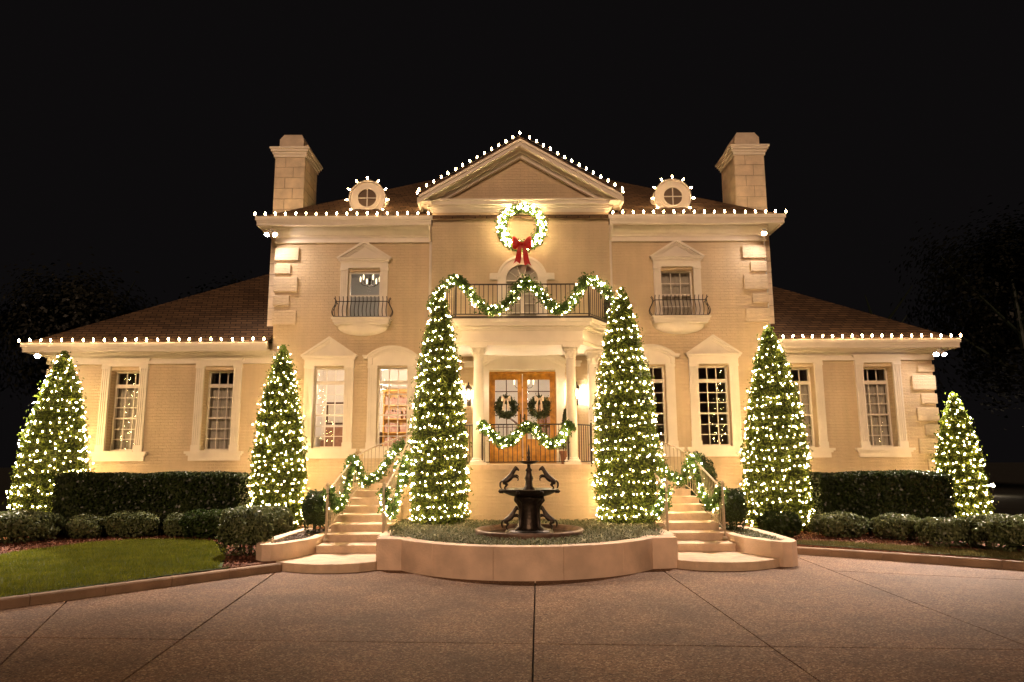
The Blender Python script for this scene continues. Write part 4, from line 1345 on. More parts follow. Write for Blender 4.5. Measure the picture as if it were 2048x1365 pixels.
tag(cover('ground_cover', umap(1,[(u*.99,y+.02) for u,y in bed]), 5200, .43, (FC[0],FC[1],1.02)), 'grey green tufted ground cover round the fountain', 'ground cover')
tag(cover('ground_cover', SPR, 420, SPT-.06, None, .08), 'low green ground cover in the right side planter', 'ground cover')

# ================================================================ FOUNTAIN
fx, fy = FC
ft = empty('fountain', (fx,fy,.44), 'tiered dark bronze fountain with rearing horses in a round basin', 'fountain')
m = MB(); m.lathe([(.98,.40),(1.0,.50),(.97,.56),(1.0,.60),(.96,.625),(.90,.61),(.885,.56),(.87,.50),(.3,.49)], fx, fy, 40); m.build('basin', M['basin'], ft, True)
m = MB(); m.lathe([(.875,.50),(.876,.535)], fx, fy, 40); m.build('water', M['water'], ft)
zb = .50
m = MB()
m.lathe([(.44,zb),(.44,zb+.06),(.42,zb+.10),(.22,zb+.105),(.22,zb+.14),(.195,zb+.20),(.18,zb+.32),(.175,zb+.50),(.19,zb+.60),(.26,zb+.65),(.27,zb+.69),(.2,zb+.70)], fx, fy, 16, .06)
for i in range(4):      # corner scrolls and feet
    a = math.pi/4+i*math.pi/2; ca, sa = math.cos(a), math.sin(a)
    m.tube([(fx+ca*r_,fy+sa*r_,zb+h) for r_,h in ((.34,.02),(.31,.10),(.23,.16),(.22,.32),(.22,.48),(.27,.58),(.35,.64),(.34,.69),(.28,.68))], [.05,.055,.05,.04,.04,.045,.04,.03,.02], 6)
m.build('pedestal', M['bronze'], ft, True)
zq = 1.16
m = MB(); m.lathe([(.10,zq),(.20,zq+.015),(.38,zq+.06),(.50,zq+.115),(.545,zq+.15),(.555,zq+.165),(.53,zq+.17),(.46,zq+.14),(.2,zq+.12)], fx, fy, 28); m.build('bowl', M['bronze'], ft, True)
for i in range(8):
    a = (i+.5)*math.pi/4; q = MB(); x, y = fx+math.cos(a)*.555, fy+math.sin(a)*.555
    q.tube([(x-math.cos(a)*.04,y-math.sin(a)*.04,zq+.12),(x+math.cos(a)*.02,y+math.sin(a)*.02,zq+.125),(x+math.cos(a)*.05,y+math.sin(a)*.05,zq+.14)], [.028,.03,.012], 6); q.build('spout', M['bronze'], ft, True)
zs = 1.28
m = MB(); m.lathe([(.13,zs),(.12,zs+.05),(.075,zs+.10),(.065,zs+.18),(.085,zs+.24),(.06,zs+.30),(.05,zs+.36),(.07,zs+.39),(.035,zs+.43),(.03,zs+.52)], fx, fy, 12, .06); m.build('stem', M['bronze'], ft, True)
m = MB(); m.lathe([(.03,1.77),(.10,1.785),(.18,1.815),(.195,1.835),(.18,1.838),(.05,1.81)], fx, fy, 20); m.build('dish', M['bronze'], ft, True)
m = MB(); m.lathe([(.035,1.80),(.025,1.87),(.035,1.90),(.02,1.94),(.03,1.98),(.022,2.02),(.004,2.14)], fx, fy, 10); m.build('finial', M['bronze'], ft, True)

def horse_mesh():
    """rearing horse, facing +X, hind feet at the origin; one skinned surface"""
    V = []; E = []; RD = []
    def add(p, r, link=None):
        V.append(p); RD.append(r)
        if link is not None: E.append((link, len(V)-1))
        return len(V)-1
    hip = add((-.02,0,.165),.045)
    belly = add((.045,0,.20),.046, hip)
    chest = add((.095,0,.255),.050, belly)
    nk1 = add((.12,0,.315),.034, chest)
    nk2 = add((.145,0,.365),.026, nk1)
    poll = add((.165,0,.40),.022, nk2)
    hd = add((.20,0,.375),.019, poll)
    muz = add((.225,0,.340),.012, hd)
    for s in (-1,1):
        st = add((-.03,s*.028,.135),.032, hip)
        kn = add((.015,s*.034,.095),.020, st)
        hk = add((-.03,s*.034,.055),.012, kn)
        ft_ = add((-.012,s*.034,.012),.010, hk)
        add((.008,s*.034,.004),.009, ft_)
        sh = add((.115,s*.03,.245),.024, chest)
        e = add((.175,s*.032,.25+(.02 if s > 0 else -.01)),.014, sh)
        kk = add((.215,s*.032,.235+(.01 if s > 0 else -.03)),.010, e)
        add((.20,s*.032,.195+(.02 if s > 0 else -.03)),.009, kk)
        add((.160,s*.014,.425),.006, poll)
    t1 = add((-.07,0,.175),.014, hip); t2 = add((-.105,0,.135),.016, t1); t3 = add((-.105,0,.075),.015, t2); add((-.08,0,.03),.006, t3)
    me = bpy.data.meshes.new('horse'); me.from_pydata(V, E, [])
    o = bpy.data.objects.new('horse_tmp', me); C.objects.link(o)
    sk = o.modifiers.new('skin','SKIN')
    for i, r in enumerate(RD): me.skin_vertices[0].data[i].radius = (r*1.22,r*1.22)
    for i in range(len(V)): me.skin_vertices[0].data[i].use_root = (i == 0)
    su = o.modifiers.new('sub','SUBSURF'); su.levels = 1; su.render_levels = 1
    dg = bpy.context.evaluated_depsgraph_get(); dg.update()
    out = bpy.data.meshes.new_from_object(o.evaluated_get(dg))
    bpy.data.objects.remove(o); bpy.data.meshes.remove(me)
    out.materials.clear(); out.materials.append(M['bronze'])
    out.polygons.foreach_set('use_smooth', [True]*len(out.polygons))
    out.name = 'horse'
    return out
HM = horse_mesh()
inst('horse', HM, ft, (fx-.42,fy-.10,zq+.14), None, (1.05,1.05,1.05))
inst('horse', HM, ft, (fx+.42,fy-.10,zq+.14), (0,0,math.pi), (1.05,1.05,1.05))
inst('horse', HM, ft, (fx-.40,fy-.02,.60), (0,0,R(8)), (1,1,1))
inst('horse', HM, ft, (fx+.40,fy-.02,.60), (0,0,math.pi-R(8)), (1,1,1))

# ================================================================ PLANTS
def cone_r(t):     # relative radius of a clipped cone against height
    return np.interp(t, [0,.04,.14,.40,.60,.80,.92,.985,1.0], [.84,.94,1.0,.93,.77,.50,.26,.08,.02])

def cone_tree(x, y, z, h, r, label, nleaf=11000):
    t = empty('conifer', (x,y,z), label, 'conifer', 'clipped cone conifers strung with lights')
    m = MB(); m.tube([(x,y,z-.1),(x,y,z+h*.5),(x,y,z+h*.95)], [.09,.05,.01], 8); m.build('trunk', M['bark'], t, True)
    ph = rng.uniform(0,6.28,6)
    def bump(a, tt):
        return 1+.055*np.sin(3*a+ph[0]+5*tt)+.06*np.sin(7*a+ph[1]-17*tt)+.035*np.sin(13*a+ph[2]+31*tt)+.03*np.sin(41*tt+ph[3])
    # dense inner mass
    na, nt = 28, 30
    T, A = np.meshgrid(np.linspace(0,1,nt), np.linspace(0,2*math.pi,na,endpoint=False), indexing='ij')
    rr = cone_r(T)*r*.86*bump(A,T)
    Vc = np.stack([x+rr*np.cos(A), y+rr*np.sin(A), z+.05+T*(h-.12)], -1).reshape(-1,3)
    Fc = [[i*na+k, i*na+(k+1)%na, (i+1)*na+(k+1)%na, (i+1)*na+k] for i in range(nt-1) for k in range(na)]
    # leaf sprays, density by surface area
    tt = rng.uniform(0,1,nleaf*3); keep = rng.uniform(0,1,nleaf*3) < cone_r(tt)+.04; tt = tt[keep][:nleaf]
    n = len(tt); a = rng.uniform(0,2*math.pi,n)
    rad = cone_r(tt)*r*bump(a,tt)*(1-.16*rng.uniform(0,1,n)**1.5) + rng.normal(0,.012,n) + (rng.uniform(0,1,n) < .07)*rng.uniform(0,.13,n)
    P = np.c_[x+rad*np.cos(a), y+rad*np.sin(a), z+.03+tt*h]
    N = np.c_[np.cos(a), np.sin(a), np.full(n,.35)]
    V, F = leaf_geo(P, N, .085, .75, .42)
    Vj, Fj = join_geo([(V,F)])
    fast_mesh('crown', Vj, Fj, M['conifer'], t)
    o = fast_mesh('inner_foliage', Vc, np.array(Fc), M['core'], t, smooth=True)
    return dict(x=x,y=y,z=z,h=h,r=r,bump=bump)

def tree_lights(T, label, rows, n, jit=.03, top=True):
    x,y,z,h,r = T['x'],T['y'],T['z'],T['h'],T['r']
    t = empty('light_string', (x,y,z), label, 'fairy lights', 'fairy lights wound round the conifers')
    # the string winds up the cone; bulbs at even spacing along it
    k = 1600; f = np.linspace(0.02,.985,k); a = f*rows*2*math.pi
    wob = .012*np.sin(a*.37)+.008*np.sin(a*1.9+1)
    tt = np.clip(f+wob/2,0,1)
    rad = cone_r(tt)*r*T['bump'](a,tt)*1.0-.005
    P = np.c_[x+rad*np.cos(a), y+rad*np.sin(a), z+.04+tt*h]
    L = np.r_[0, np.cumsum(np.linalg.norm(np.diff(P,axis=0),axis=1))]
    m = MB(); m.tube([tuple(p) for p in P[::3]], .004, 3, False); m.build('wire', M['wire'], t)
    ss = np.linspace(.05, L[-1]-.02, n)+rng.normal(0,.035,n)
    back = []; front = 0
    for q in ss:
        p = np.array([np.interp(q, L, P[:,j]) for j in range(3)])
        d = p[:2]-np.array([x,y]); d = d/max(np.linalg.norm(d),1e-6)
        p[:2] += d*rng.uniform(-.012,.025); p[2] += rng.normal(0,jit)
        p[:2] += rng.normal(0,jit*.6,2)
        s_ = random.uniform(.8,1.25)
        toc = np.array([-x,-y]); toc /= np.linalg.norm(toc)
        if d @ toc > -.12 and front < 300:
            inst('bulb', MINI, t, p, None, (s_,s_,s_)); front += 1
        else:
            back.append((p, s_))
    mv = np.array([v.co for v in MINI.vertices]); mf = np.array([list(f.vertices) for f in MINI.polygons])
    V, F = join_geo([(mv*s_+p, mf) for p, s_ in back])
    tag(fast_mesh('rear_bulbs', V, F, M['bulb'], t), kind='stuff')
    return t

CT = [
 (X0-1.84,15.60,.44,5.22,.60,'tall slim clipped conifer left of the fountain', 'warm fairy lights on the tall conifer left of the fountain', 22, 640),
 (X0+2.22,15.60,.44,5.20,.70,'tall clipped conifer right of the fountain with a narrow tip', 'warm fairy lights on the tall conifer right of the fountain', 22, 680),
 (-5.62,17.35,.18,4.46,.62,'mid sized clipped conifer at the left corner of the main block', 'warm fairy lights on the conifer at the left corner of the main block', 19, 560),
 (6.27,17.20,.18,4.85,.76,'broad clipped conifer at the right corner of the main block', 'warm fairy lights on the conifer at the right corner of the main block', 20, 640),
 (-10.96,17.30,.18,4.32,.75,'wide clipped conifer at the far left end of the house', 'warm fairy lights on the wide conifer at the far left end', 18, 600),
 (10.74,17.40,.18,3.20,.52,'shortest clipped conifer at the far right end of the house', 'warm fairy lights on the shortest conifer at the far right end', 16, 420),
]
for (x,y,z,h,r,l1,l2,rows,n) in CT:
    T = cone_tree(x,y,z,h,r,l1, 9000+int(5000*r))
    tree_lights(T, l2, rows, n, .032 if abs(x) < 3 else .045)

def hedge(x0,x1,y0,y1,z0,z1,label,n=16000):
    t = empty('hedge', ((x0+x1)/2,(y0+y1)/2,z0), label, 'hedge', 'tall box cut hedges before the wings')
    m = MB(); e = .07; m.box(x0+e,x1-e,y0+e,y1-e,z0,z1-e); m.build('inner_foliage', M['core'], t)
    A = [(x1-x0)*(z1-z0),(x1-x0)*(y1-y0),(y1-y0)*(z1-z0),(y1-y0)*(z1-z0)]
    cnt = [int(n*a/sum(A)) for a in A]; Ps = []; Ns = []
    u = lambda a,b,c: rng.uniform(a,b,c)
    c = cnt[0]; Ps.append(np.c_[u(x0,x1,c),np.full(c,y0),u(z0,z1,c)]); Ns.append(np.tile([0,-1,.2],(c,1)))
    c = cnt[1]; Ps.append(np.c_[u(x0,x1,c),u(y0,y1,c),np.full(c,z1)]); Ns.append(np.tile([0,0,1.],(c,1)))
    c = cnt[2]; Ps.append(np.c_[np.full(c,x0),u(y0,y1,c),u(z0,z1,c)]); Ns.append(np.tile([-1.,0,.2],(c,1)))
    c = cnt[3]; Ps.append(np.c_[np.full(c,x1),u(y0,y1,c),u(z0,z1,c)]); Ns.append(np.tile([1.,0,.2],(c,1)))
    P = np.concatenate(Ps); N = np.concatenate(Ns)
    P -= N*(.09*rng.uniform(0,1,(len(P),1))**2)
    lum = .03*np.sin(P[:,0]*2.3)+.02*np.sin(P[:,0]*5.1+P[:,2]*3)
    P[:,1] += lum; P[:,2] += lum*.6*(N[:,2] > .5)
    # soften the top edges
    top = P[:,2] > z1-.10
    P[:,2] -= top*np.clip(.10-np.minimum(P[:,1]-y0,np.minimum(P[:,0]-x0,x1-P[:,0])),0,.1)*.6
    V,F = leaf_geo(P, N, .075, .7, .55)
    fast_mesh('leaves', V, F, M['hedge'], t)
hedge(-10.45,-6.25,16.55,17.35,.25,1.58,'long dark box cut hedge in front of the left wing')
hedge(6.95,9.92,16.45,17.25,.25,1.52,'long dark box cut hedge in front of the right wing', 13000)

def shrub(x, y, rx, ry, h, label, m='shrub', n=3200, z=None, power=2.6, size=.075, name='shrub', cat='shrub', group='low clipped shrubs in the beds'):
    z = gz(y) if z is None else z
    t = empty(name, (x,y,z), label, cat, group)
    ph = rng.uniform(0,6.28,4)
    d = nrm(rng.normal(0,1,(n,3))); d[:,2] = np.abs(d[:,2]) if True else d[:,2]
    low = rng.uniform(0,1,n) < .35
    d[low,2] *= -.55
    d = nrm(d)
    def surf(d):
        q = (np.abs(d[:,0])**power+np.abs(d[:,1])**power+np.abs(d[:,2])**power)**(-1/power)
        w = 1+.06*np.sin(d[:,0]*6+ph[0])+.06*np.sin(d[:,1]*7+ph[1]+d[:,2]*5)+.04*np.sin(d[:,0]*13+d[:,2]*11+ph[2])
        return q*w
    q = surf(d)[:,None]*(1-.14*rng.uniform(0,1,(n,1))**1.6)
    hz = h*.55
    P = np.c_[x+d[:,0:1]*q*rx, y+d[:,1:2]*q*ry, z+hz+d[:,2:3]*q*(h-hz)*np.where(d[:,2:3] < 0, hz/(h-hz)*1.0, 1)]
    P[:,2] = np.maximum(P[:,2], z+.03)
    V,F = leaf_geo(P, d, size, .75, .5)
    fast_mesh('leaves', V, F, M[m], t)
    na, nt = 18, 10
    Tt, A = np.meshgrid(np.linspace(-.55,1,nt), np.linspace(0,2*math.pi,na,endpoint=False), indexing='ij')
    dd = np.stack([np.cos(A)*np.sqrt(np.maximum(1-Tt**2,0)), np.sin(A)*np.sqrt(np.maximum(1-Tt**2,0)), Tt],-1).reshape(-1,3)
    qq = surf(dd)[:,None]*.84
    Vc = np.c_[x+dd[:,0:1]*qq*rx, y+dd[:,1:2]*qq*ry, z+hz+dd[:,2:3]*qq*np.where(dd[:,2:3] < 0, hz, h-hz)]
    Vc[:,2] = np.maximum(Vc[:,2], z)
    Fc = [[i*na+k_, i*na+(k_+1)%na, (i+1)*na+(k_+1)%na, (i+1)*na+k_] for i in range(nt-1) for k_ in range(na)]
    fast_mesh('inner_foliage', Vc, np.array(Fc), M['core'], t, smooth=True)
    m_ = MB()
    for k_ in range(3):
        a = k_*2.1; m_.tube([(x+.05*math.cos(a),y+.05*math.sin(a),z-.05),(x+rx*.4*math.cos(a),y+ry*.4*math.sin(a),z+h*.5)], [.02,.01], 5)
    m_.build('stem', M['bark'], t)

shrub(-10.55,15.65,.80,.50,.64,'grey green low shrub at the far left edge of the bed', power=3.2, n=4200)
shrub(-9.42,16.2,.36,.36,.50,'small low shrub right of the far left shrub', power=2.8)
shrub(-8.52,16.45,.60,.36,.56,'flat topped low shrub in the middle before the left hedge', power=3.4, n=3600)
shrub(-7.42,16.4,.32,.32,.52,'loose small shrub left of the dark square shrub', power=2.5)
shrub(-6.55,16.25,.62,.42,.60,'dark square cut low shrub right of the loose one on the left', power=5, n=4200, m='box')
shrub(-4.92,13.55,.46,.42,.86,'rounded upright shrub at the left end of the kerb', power=2.6, n=4200, size=.062)
shrub(-5.2,15.75,.44,.40,.70,'rounded shrub at the foot of the left mid conifer', power=2.5)
shrub(-5.9,16.5,.40,.35,.50,'low dark shrub under the left mid conifer', m='box')
shrub(5.75,15.9,.42,.40,.52,'small shrub beside the right side planter', m='box')
shrub(7.05,15.85,.55,.42,.50,'dim low shrub before the left end of the right hedge')
shrub(8.05,15.4,.50,.42,.50,'low shrub before the middle of the right hedge')
shrub(8.45,14.3,.48,.42,.52,'clipped low shrub left of the long right one', power=3, n=3400)
shrub(9.45,13.75,.88,.58,.62,'long clipped shrub at the far right end of the kerb', power=3.2, n=5200)
shrub(X0-4.28,15.1,.29,.32,.90,'clipped dark boxwood ball in the left side planter','box',3000,SPT-.08,2.3,.05,'ball_shrub','ball shrub','clipped ball shrubs by the stairs')
shrub(X0+4.28,15.1,.29,.32,.90,'clipped dark boxwood ball in the right side planter','box',3000,SPT-.08,2.3,.05,'ball_shrub','ball shrub','clipped ball shrubs by the stairs')
shrub(X0+4.42,18.02,.36,.32,1.65,'taller clipped boxwood against the wall behind the right stair railing','box',3200,.3,2.4,.055,'ball_shrub','ball shrub','clipped ball shrubs by the stairs')

# --- night trees beyond the house
def night_tree(x, y, h, r, label, n=16000, bare=False):
    t = empty('background_tree', (x,y,-.3), label, 'tree', 'dark trees behind the house')
    m = MB(); m.tube([(x,y,-.4),(x+.2,y,h*.4),(x-.1,y,h*.75)], [.35,.22,.08], 8)
    for k_ in range(6 if not bare else 12):
        a = k_*2.4; zz = h*(.35+.05*k_); L = r*.7
        m.tube([(x,y,zz),(x+math.cos(a)*L*.5,y+math.sin(a)*L*.5,zz+L*.45),(x+math.cos(a)*L,y+math.sin(a)*L,zz+L*.95)], [.1,.06,.02], 5)
    m.build('trunk', M['wire'], t)
    if bare: return
    cl = rng.normal(0,1,(26,3)); cl = nrm(cl)*rng.uniform(.35,1,(26,1)); 
    c = cl[rng.integers(0,26,n)]
    P = c*[r*.8,r*.8,h*.30]+rng.normal(0,1,(n,3))*[r*.13,r*.13,h*.05]+[x,y,h*.64]
    V,F = leaf_geo(P, P-np.array([x,y,h*.6]), .24, .9, .6)
    fast_mesh('crown', V, F, M['night'], t)
for i,(x,y,h,r,l) in enumerate([(-33,36,13.5,7,'dark tree at the far left beyond the lawn'),(-24,40,12.5,6,'rounded dark tree behind the left wing roof'),(-17.5,43,13.5,5,'dark tree top showing above the hip of the left wing'),
        (26,36,14.5,6,'tall dark tree beyond the right wing'),(34,33,16,7,'tallest dark tree at the far right edge'),(21,42,10,4,'small dark tree low behind the right wing roof')]):
    night_tree(x,y,h,r,l)
night_tree(17.6,34,9.0,3,'bare thin tree standing behind the right wing roof',bare=True)

# ================================================================ GARLANDS, WREATHS, BOWS
def smooth_path(pts, n):
    P = np.array(pts, float); m = len(P)
    out = []
    for i in range(n):
        f = i/(n-1)*(m-1); k_ = min(int(f), m-2); u = f-k_
        p0,p1,p2,p3 = P[max(k_-1,0)],P[k_],P[k_+1],P[min(k_+2,m-1)]
        out.append(.5*((2*p1)+(-p0+p2)*u+(2*p0-5*p1+4*p2-p3)*u*u+(-p0+3*p1-3*p2+p3)*u**3))
    return np.array(out)

def greens(path, rad, n, size, m, parent, name='greenery', rvar=None):
    k_ = len(path); i = rng.integers(0,k_-1,n); u = rng.uniform(0,1,(n,1))
    C0 = path[i]*(1-u)+path[i+1]*u
    t = nrm(path[i+1]-path[i]); d = rng.normal(0,1,(n,3)); d = nrm(d-t*np.sum(d*t,1,keepdims=True))
    rr = rad*(1 if rvar is None else rvar[i][:,None])
    P = C0+d*rr*(rng.uniform(.25,1.0,(n,1))+(rng.uniform(0,1,(n,1)) < .14)*rng.uniform(0,.75,(n,1)))
    V,F = leaf_geo(P, d+t*.4, size, .8, .40)
    return fast_mesh(name, V, F, m, parent)

def bulbs_on(path, rad, n, parent, me, front=None, sc=1.0):
    L = np.r_[0,np.cumsum(np.linalg.norm(np.diff(path,axis=0),axis=1))]
    for q in np.linspace(.02,L[-1]-.02,n)+rng.normal(0,.015,n):
        p = np.array([np.interp(q,L,path[:,j]) for j in range(3)])
        d = rng.normal(0,1,3); 
        if front is not None: d[1] = -abs(d[1])-.3
        d /= np.linalg.norm(d)
        s_ = sc*random.uniform(.8,1.2)
        inst('bulb', me, parent, p+d*rad*rng.uniform(.75,1.05), None, (s_,s_,s_))

def garland(pts, rad, nleaf, nb, label, wirepts=60):
    path = smooth_path(pts, wirepts)
    t = empty('garland', path[0], label, 'garland', 'lit evergreen garlands')
    m = MB(); m.tube([tuple(p) for p in path[::2]], rad*.25, 5); m.build('stem', M['wire'], t)
    greens(path, rad, nleaf, .085, M['garland'], t)
    bulbs_on(path, rad, nb, t, GMINI)
    return t
zt = brz+.76
garland([(X0-2.16,17.9,brz+.75),(X0-2.2,17.2,zt-.25),(X0-1.95,16.75,zt+.0),(X0-1.56,16.08,zt+.12),(X0-1.35,16.05,zt-.03),(X0-1.05,16.05,zt-.40),(X0-.7,16.04,zt-.66),(X0-.3,16.05,zt-.42),(X0-.05,16.05,zt-.05),
         (X0+.12,16.05,zt+.02),(X0+.35,16.05,zt-.15),(X0+.62,16.05,zt-.50),(X0+.88,16.04,zt-.62),(X0+1.15,16.05,zt-.45),(X0+1.38,16.05,zt-.05),(X0+1.56,16.08,zt+.10),(X0+1.95,16.75,zt+.05),(X0+2.2,17.2,zt-.10),(X0+2.22,17.3,zt-.5),(X0+2.22,17.35,brz+.1)],
        .135, 5600, 210, 'lit evergreen garland swagged along the balcony railing', 150)
zp = PZ_+.9
garland([(X0-.98,16.22,zp+.0),(X0-.80,16.2,zp-.12),(X0-.52,16.19,zp-.40),(X0-.25,16.2,zp-.36),(X0-.0,16.2,zp-.10),(X0+.15,16.2,zp-.04),(X0+.32,16.2,zp-.16),(X0+.58,16.19,zp-.44),(X0+.82,16.2,zp-.36),(X0+1.0,16.2,zp-.10),(X0+1.10,16.22,zp+.0)],
        .12, 2800, 110, 'lit evergreen garland swagged along the porch railing', 80)
for s,side in ((-1,'left'),(1,'right')):
    for inner in (0,1):
        pts = RP[s,inner]; P = np.array(pts); P[:,2] += .86
        n = len(P)
        if not inner: kx, ky = [0,1,3,5,7,8,9,11,13,15,18], [.03,-.32,-.58,-.52,-.10,.02,-.10,-.72,-.72,-.25,.0]
        else: kx, ky = [0,1,3,5,7,8,9,11,14,18], [.03,-.42,-.70,-.62,-.15,-.05,-.35,-.70,-.25,0]
        sag = np.interp(np.arange(n), kx, ky)
        P[:,2] += sag
        P = P[:17] if not inner else P[:15]
        lab = 'outer' if not inner else 'fountain side'
        garland([tuple(p) for p in P], .125, 3900, 110, f'lit evergreen garland draped on the {lab} railing of the {side} stairs', 80)

def bow_loop(cx, cy, cz, s, w, h, m, parent):
    """puffed ribbon loop spreading from the knot to one side"""
    mb = MB(); n = 10; rows = []
    for i in range(7):
        f = i/6; ax_ = .02+w*f; hh = h*(.18+.82*math.sin(f*math.pi*.62)); dd = .02+.05*math.sin(f*math.pi)
        zc = cz+.25*h*f
        rows.append([(cx+s*ax_, cy-dd*math.cos(2*math.pi*k_/n)*1.0, zc+hh*math.sin(2*math.pi*k_/n)*(1 if i < 6 else .9)) for k_ in range(n)])
    vs = [p for r_ in rows for p in r_]; fs = [(i*n+k_,i*n+(k_+1)%n,(i+1)*n+(k_+1)%n,(i+1)*n+k_) for i in range(6) for k_ in range(n)]
    fs += [tuple(range(n)), tuple(6*n+k_ for k_ in range(n))]
    mb.add(vs, fs); return mb.build('bow_loop', m, parent, True)
def bow_tail(cx, cy, cz, s, L, w, m, parent):
    mb = MB(); k_ = 8; th = .006; fr = []; 
    for i in range(k_+1):
        f = i/k_; x = cx+s*(.015+.10*f*L/.4+.012*math.sin(f*6)); y = cy-.02-.03*math.sin(f*math.pi*1.6); z = cz-L*f
        ww = w*(.5+.5*f)
        e = (0,0) if i < k_ else (-.0,-.0)
        fr.append(((x-ww/2,y,z),(x,y-.012,z+(.05*0 if i < k_ else .06)),(x+ww/2,y,z)))
    vs = [p for r_ in fr for p in r_]; nv = len(vs)
    fs = []
    for i in range(k_):
        for j in range(2): fs.append((i*3+j,i*3+j+1,(i+1)*3+j+1,(i+1)*3+j))
    vs += [(x,y+th,z) for x,y,z in vs]; fs += [tuple(nv+q for q in f[::-1]) for f in fs]
    mb.add(vs, fs); return mb.build('bow_tail', m, parent, True)

# big wreath on the gable wall
wx, wy, wz = X0+.03, YB-.13, 7.86
wr = empty('wreath', (wx,wy,wz-.6), 'big glowing evergreen wreath with a red bow under the gable', 'wreath', 'wreaths')
ring = np.array([(wx+.53*math.cos(a), wy, wz+.53*math.sin(a)) for a in np.linspace(0,2*math.pi,61)])
m = MB(); m.tube([tuple(p) for p in ring], .03, 6, False); m.build('ring', M['wire'], wr)
greens(ring, .135, 3800, .085, M['garland'], wr)
bulbs_on(ring, .135, 210, wr, GMINI, True, 1.35)
bz = wz-.52; by = wy-.17
bow_loop(wx, by, bz, -1, .23, .18, M['red'], wr); bow_loop(wx, by, bz, 1, .23, .18, M['red'], wr)
m = MB(); m.lathe([(.01,bz-.05),(.045,bz-.03),(.05,bz),(.045,bz+.03),(.01,bz+.05)], wx, by-.03, 10); m.build('bow_knot', M['red'], wr, True)
bow_tail(wx, by, bz, -1, .52, .17, M['red'], wr); bow_tail(wx, by, bz, 1, .58, .17, M['red'], wr)

for s,lab in ((-1,'left'),(1,'right')):
    cx = dx+s*.42; cy = yd-.08; cz = 3.16
    t = empty('wreath', (cx,cy,cz-.3), f'green wreath with a cream bow hanging on the {lab} front door', 'wreath', 'wreaths')
    ring = np.array([(cx+.21*math.cos(a), cy, cz+.21*math.sin(a)) for a in np.linspace(0,2*math.pi,41)])
    m = MB(); m.tube([tuple(p) for p in ring], .025, 6, False); m.build('ring', M['wire'], t)
    greens(ring, .095, 1500, .07, M['wreath'], t)
    bzz = cz+.20
    for q in (-1,1):
        bow_loop(cx, cy-.10, bzz, q, .10, .075, M['ribbon'], t); bow_tail(cx, cy-.10, bzz, q, .30, .06, M['ribbon'], t)
    m = MB(); m.lathe([(.01,bzz-.03),(.03,bzz),(.01,bzz+.03)], cx, cy-.12, 8); m.build('bow_knot', M['ribbon'], t, True)

# ================================================================ EAVE LIGHTS
def eave_lights(pts, n, label, up=(0,0,1), tilt=0.0):
    P = np.array(pts, float); L = np.r_[0,np.cumsum(np.linalg.norm(np.diff(P,axis=0),axis=1))]
    t = empty('string_lights', tuple(P[0]), label, 'string lights', 'white bulbs along the roof edges')
    m = MB(); m.tube([tuple(p) for p in P], .007, 4); m.build('cord', M['cord'], t)
    for q in np.linspace(0,L[-1],n):
        p = np.array([np.interp(q,L,P[:,j]) for j in range(3)])
        b = MB()
        inst('bulb', C9M, t, p+np.array([rng.normal(0,.006),-.005,.055+rng.normal(0,.004)]), (R(rng.normal(0,9)),R(rng.normal(0,9)),0))
    return t
eave_lights([(X0-EH-.06,EY-.06,8.18),(X0-2.42,EY-.06,8.18)], 18, 'row of white bulbs along the main eave between the left chimney and the gable')
eave_lights([(X0+2.42,EY-.06,8.18),(X0+EH+.06,EY-.06,8.18)], 18, 'row of white bulbs along the main eave between the gable and the right chimney')
eave_lights([(-12.58,17.98,4.86),(X0-HW-.04,17.98,4.86)], 24, 'row of white bulbs along the eave of the left wing')
eave_lights([(X0+HW+.15,17.98,4.86),(11.46,17.98,4.86)], 19, 'row of white bulbs along the eave of the right wing')
gl = lambda u: pk[1]+.02-sl*abs(u)
eave_lights([(X0-pe-.05,18.82,pz+.0),(X0-pe-.05,PKY-.06,pz+.0),(X0,PKY-.06,pk[1]+.03)], 21, 'row of white bulbs climbing the left slope of the gable')
eave_lights([(X0+.24,PKY-.06,gl(.24)+.03),(X0+pe+.05,PKY-.06,pz+.0),(X0+pe+.05,18.82,pz+.0)], 20, 'row of white bulbs climbing down the right slope of the gable')
for s,lab in ((-1,'left'),(1,'right')):
    cx = X0+s*4.19; zc = 8.94
    pts = [(cx-.58,18.66,8.46)]+[(x,18.66,z) for x,z in arc_pts(cx,zc,.51,R(222),R(-42),24)]+[(cx+.58,18.66,8.46)]
    P = pts
    t = empty('string_lights', pts[0], f'ring of white bulbs round the {lab} round dormer', 'string lights', 'white bulbs along the roof edges')
    m = MB(); m.tube(pts, .007, 4); m.build('cord', M['cord'], t)
    A = np.array(pts); L = np.r_[0,np.cumsum(np.linalg.norm(np.diff(A,axis=0),axis=1))]
    for q in np.linspace(0,L[-1],11):
        p = np.array([np.interp(q,L,A[:,j]) for j in range(3)])
        d = np.array([p[0]-cx, 0, p[2]-zc]); d /= np.linalg.norm(d)
        inst('bulb', C9M, t, p+d*.05, (0, math.atan2(d[0],d[2]), 0))

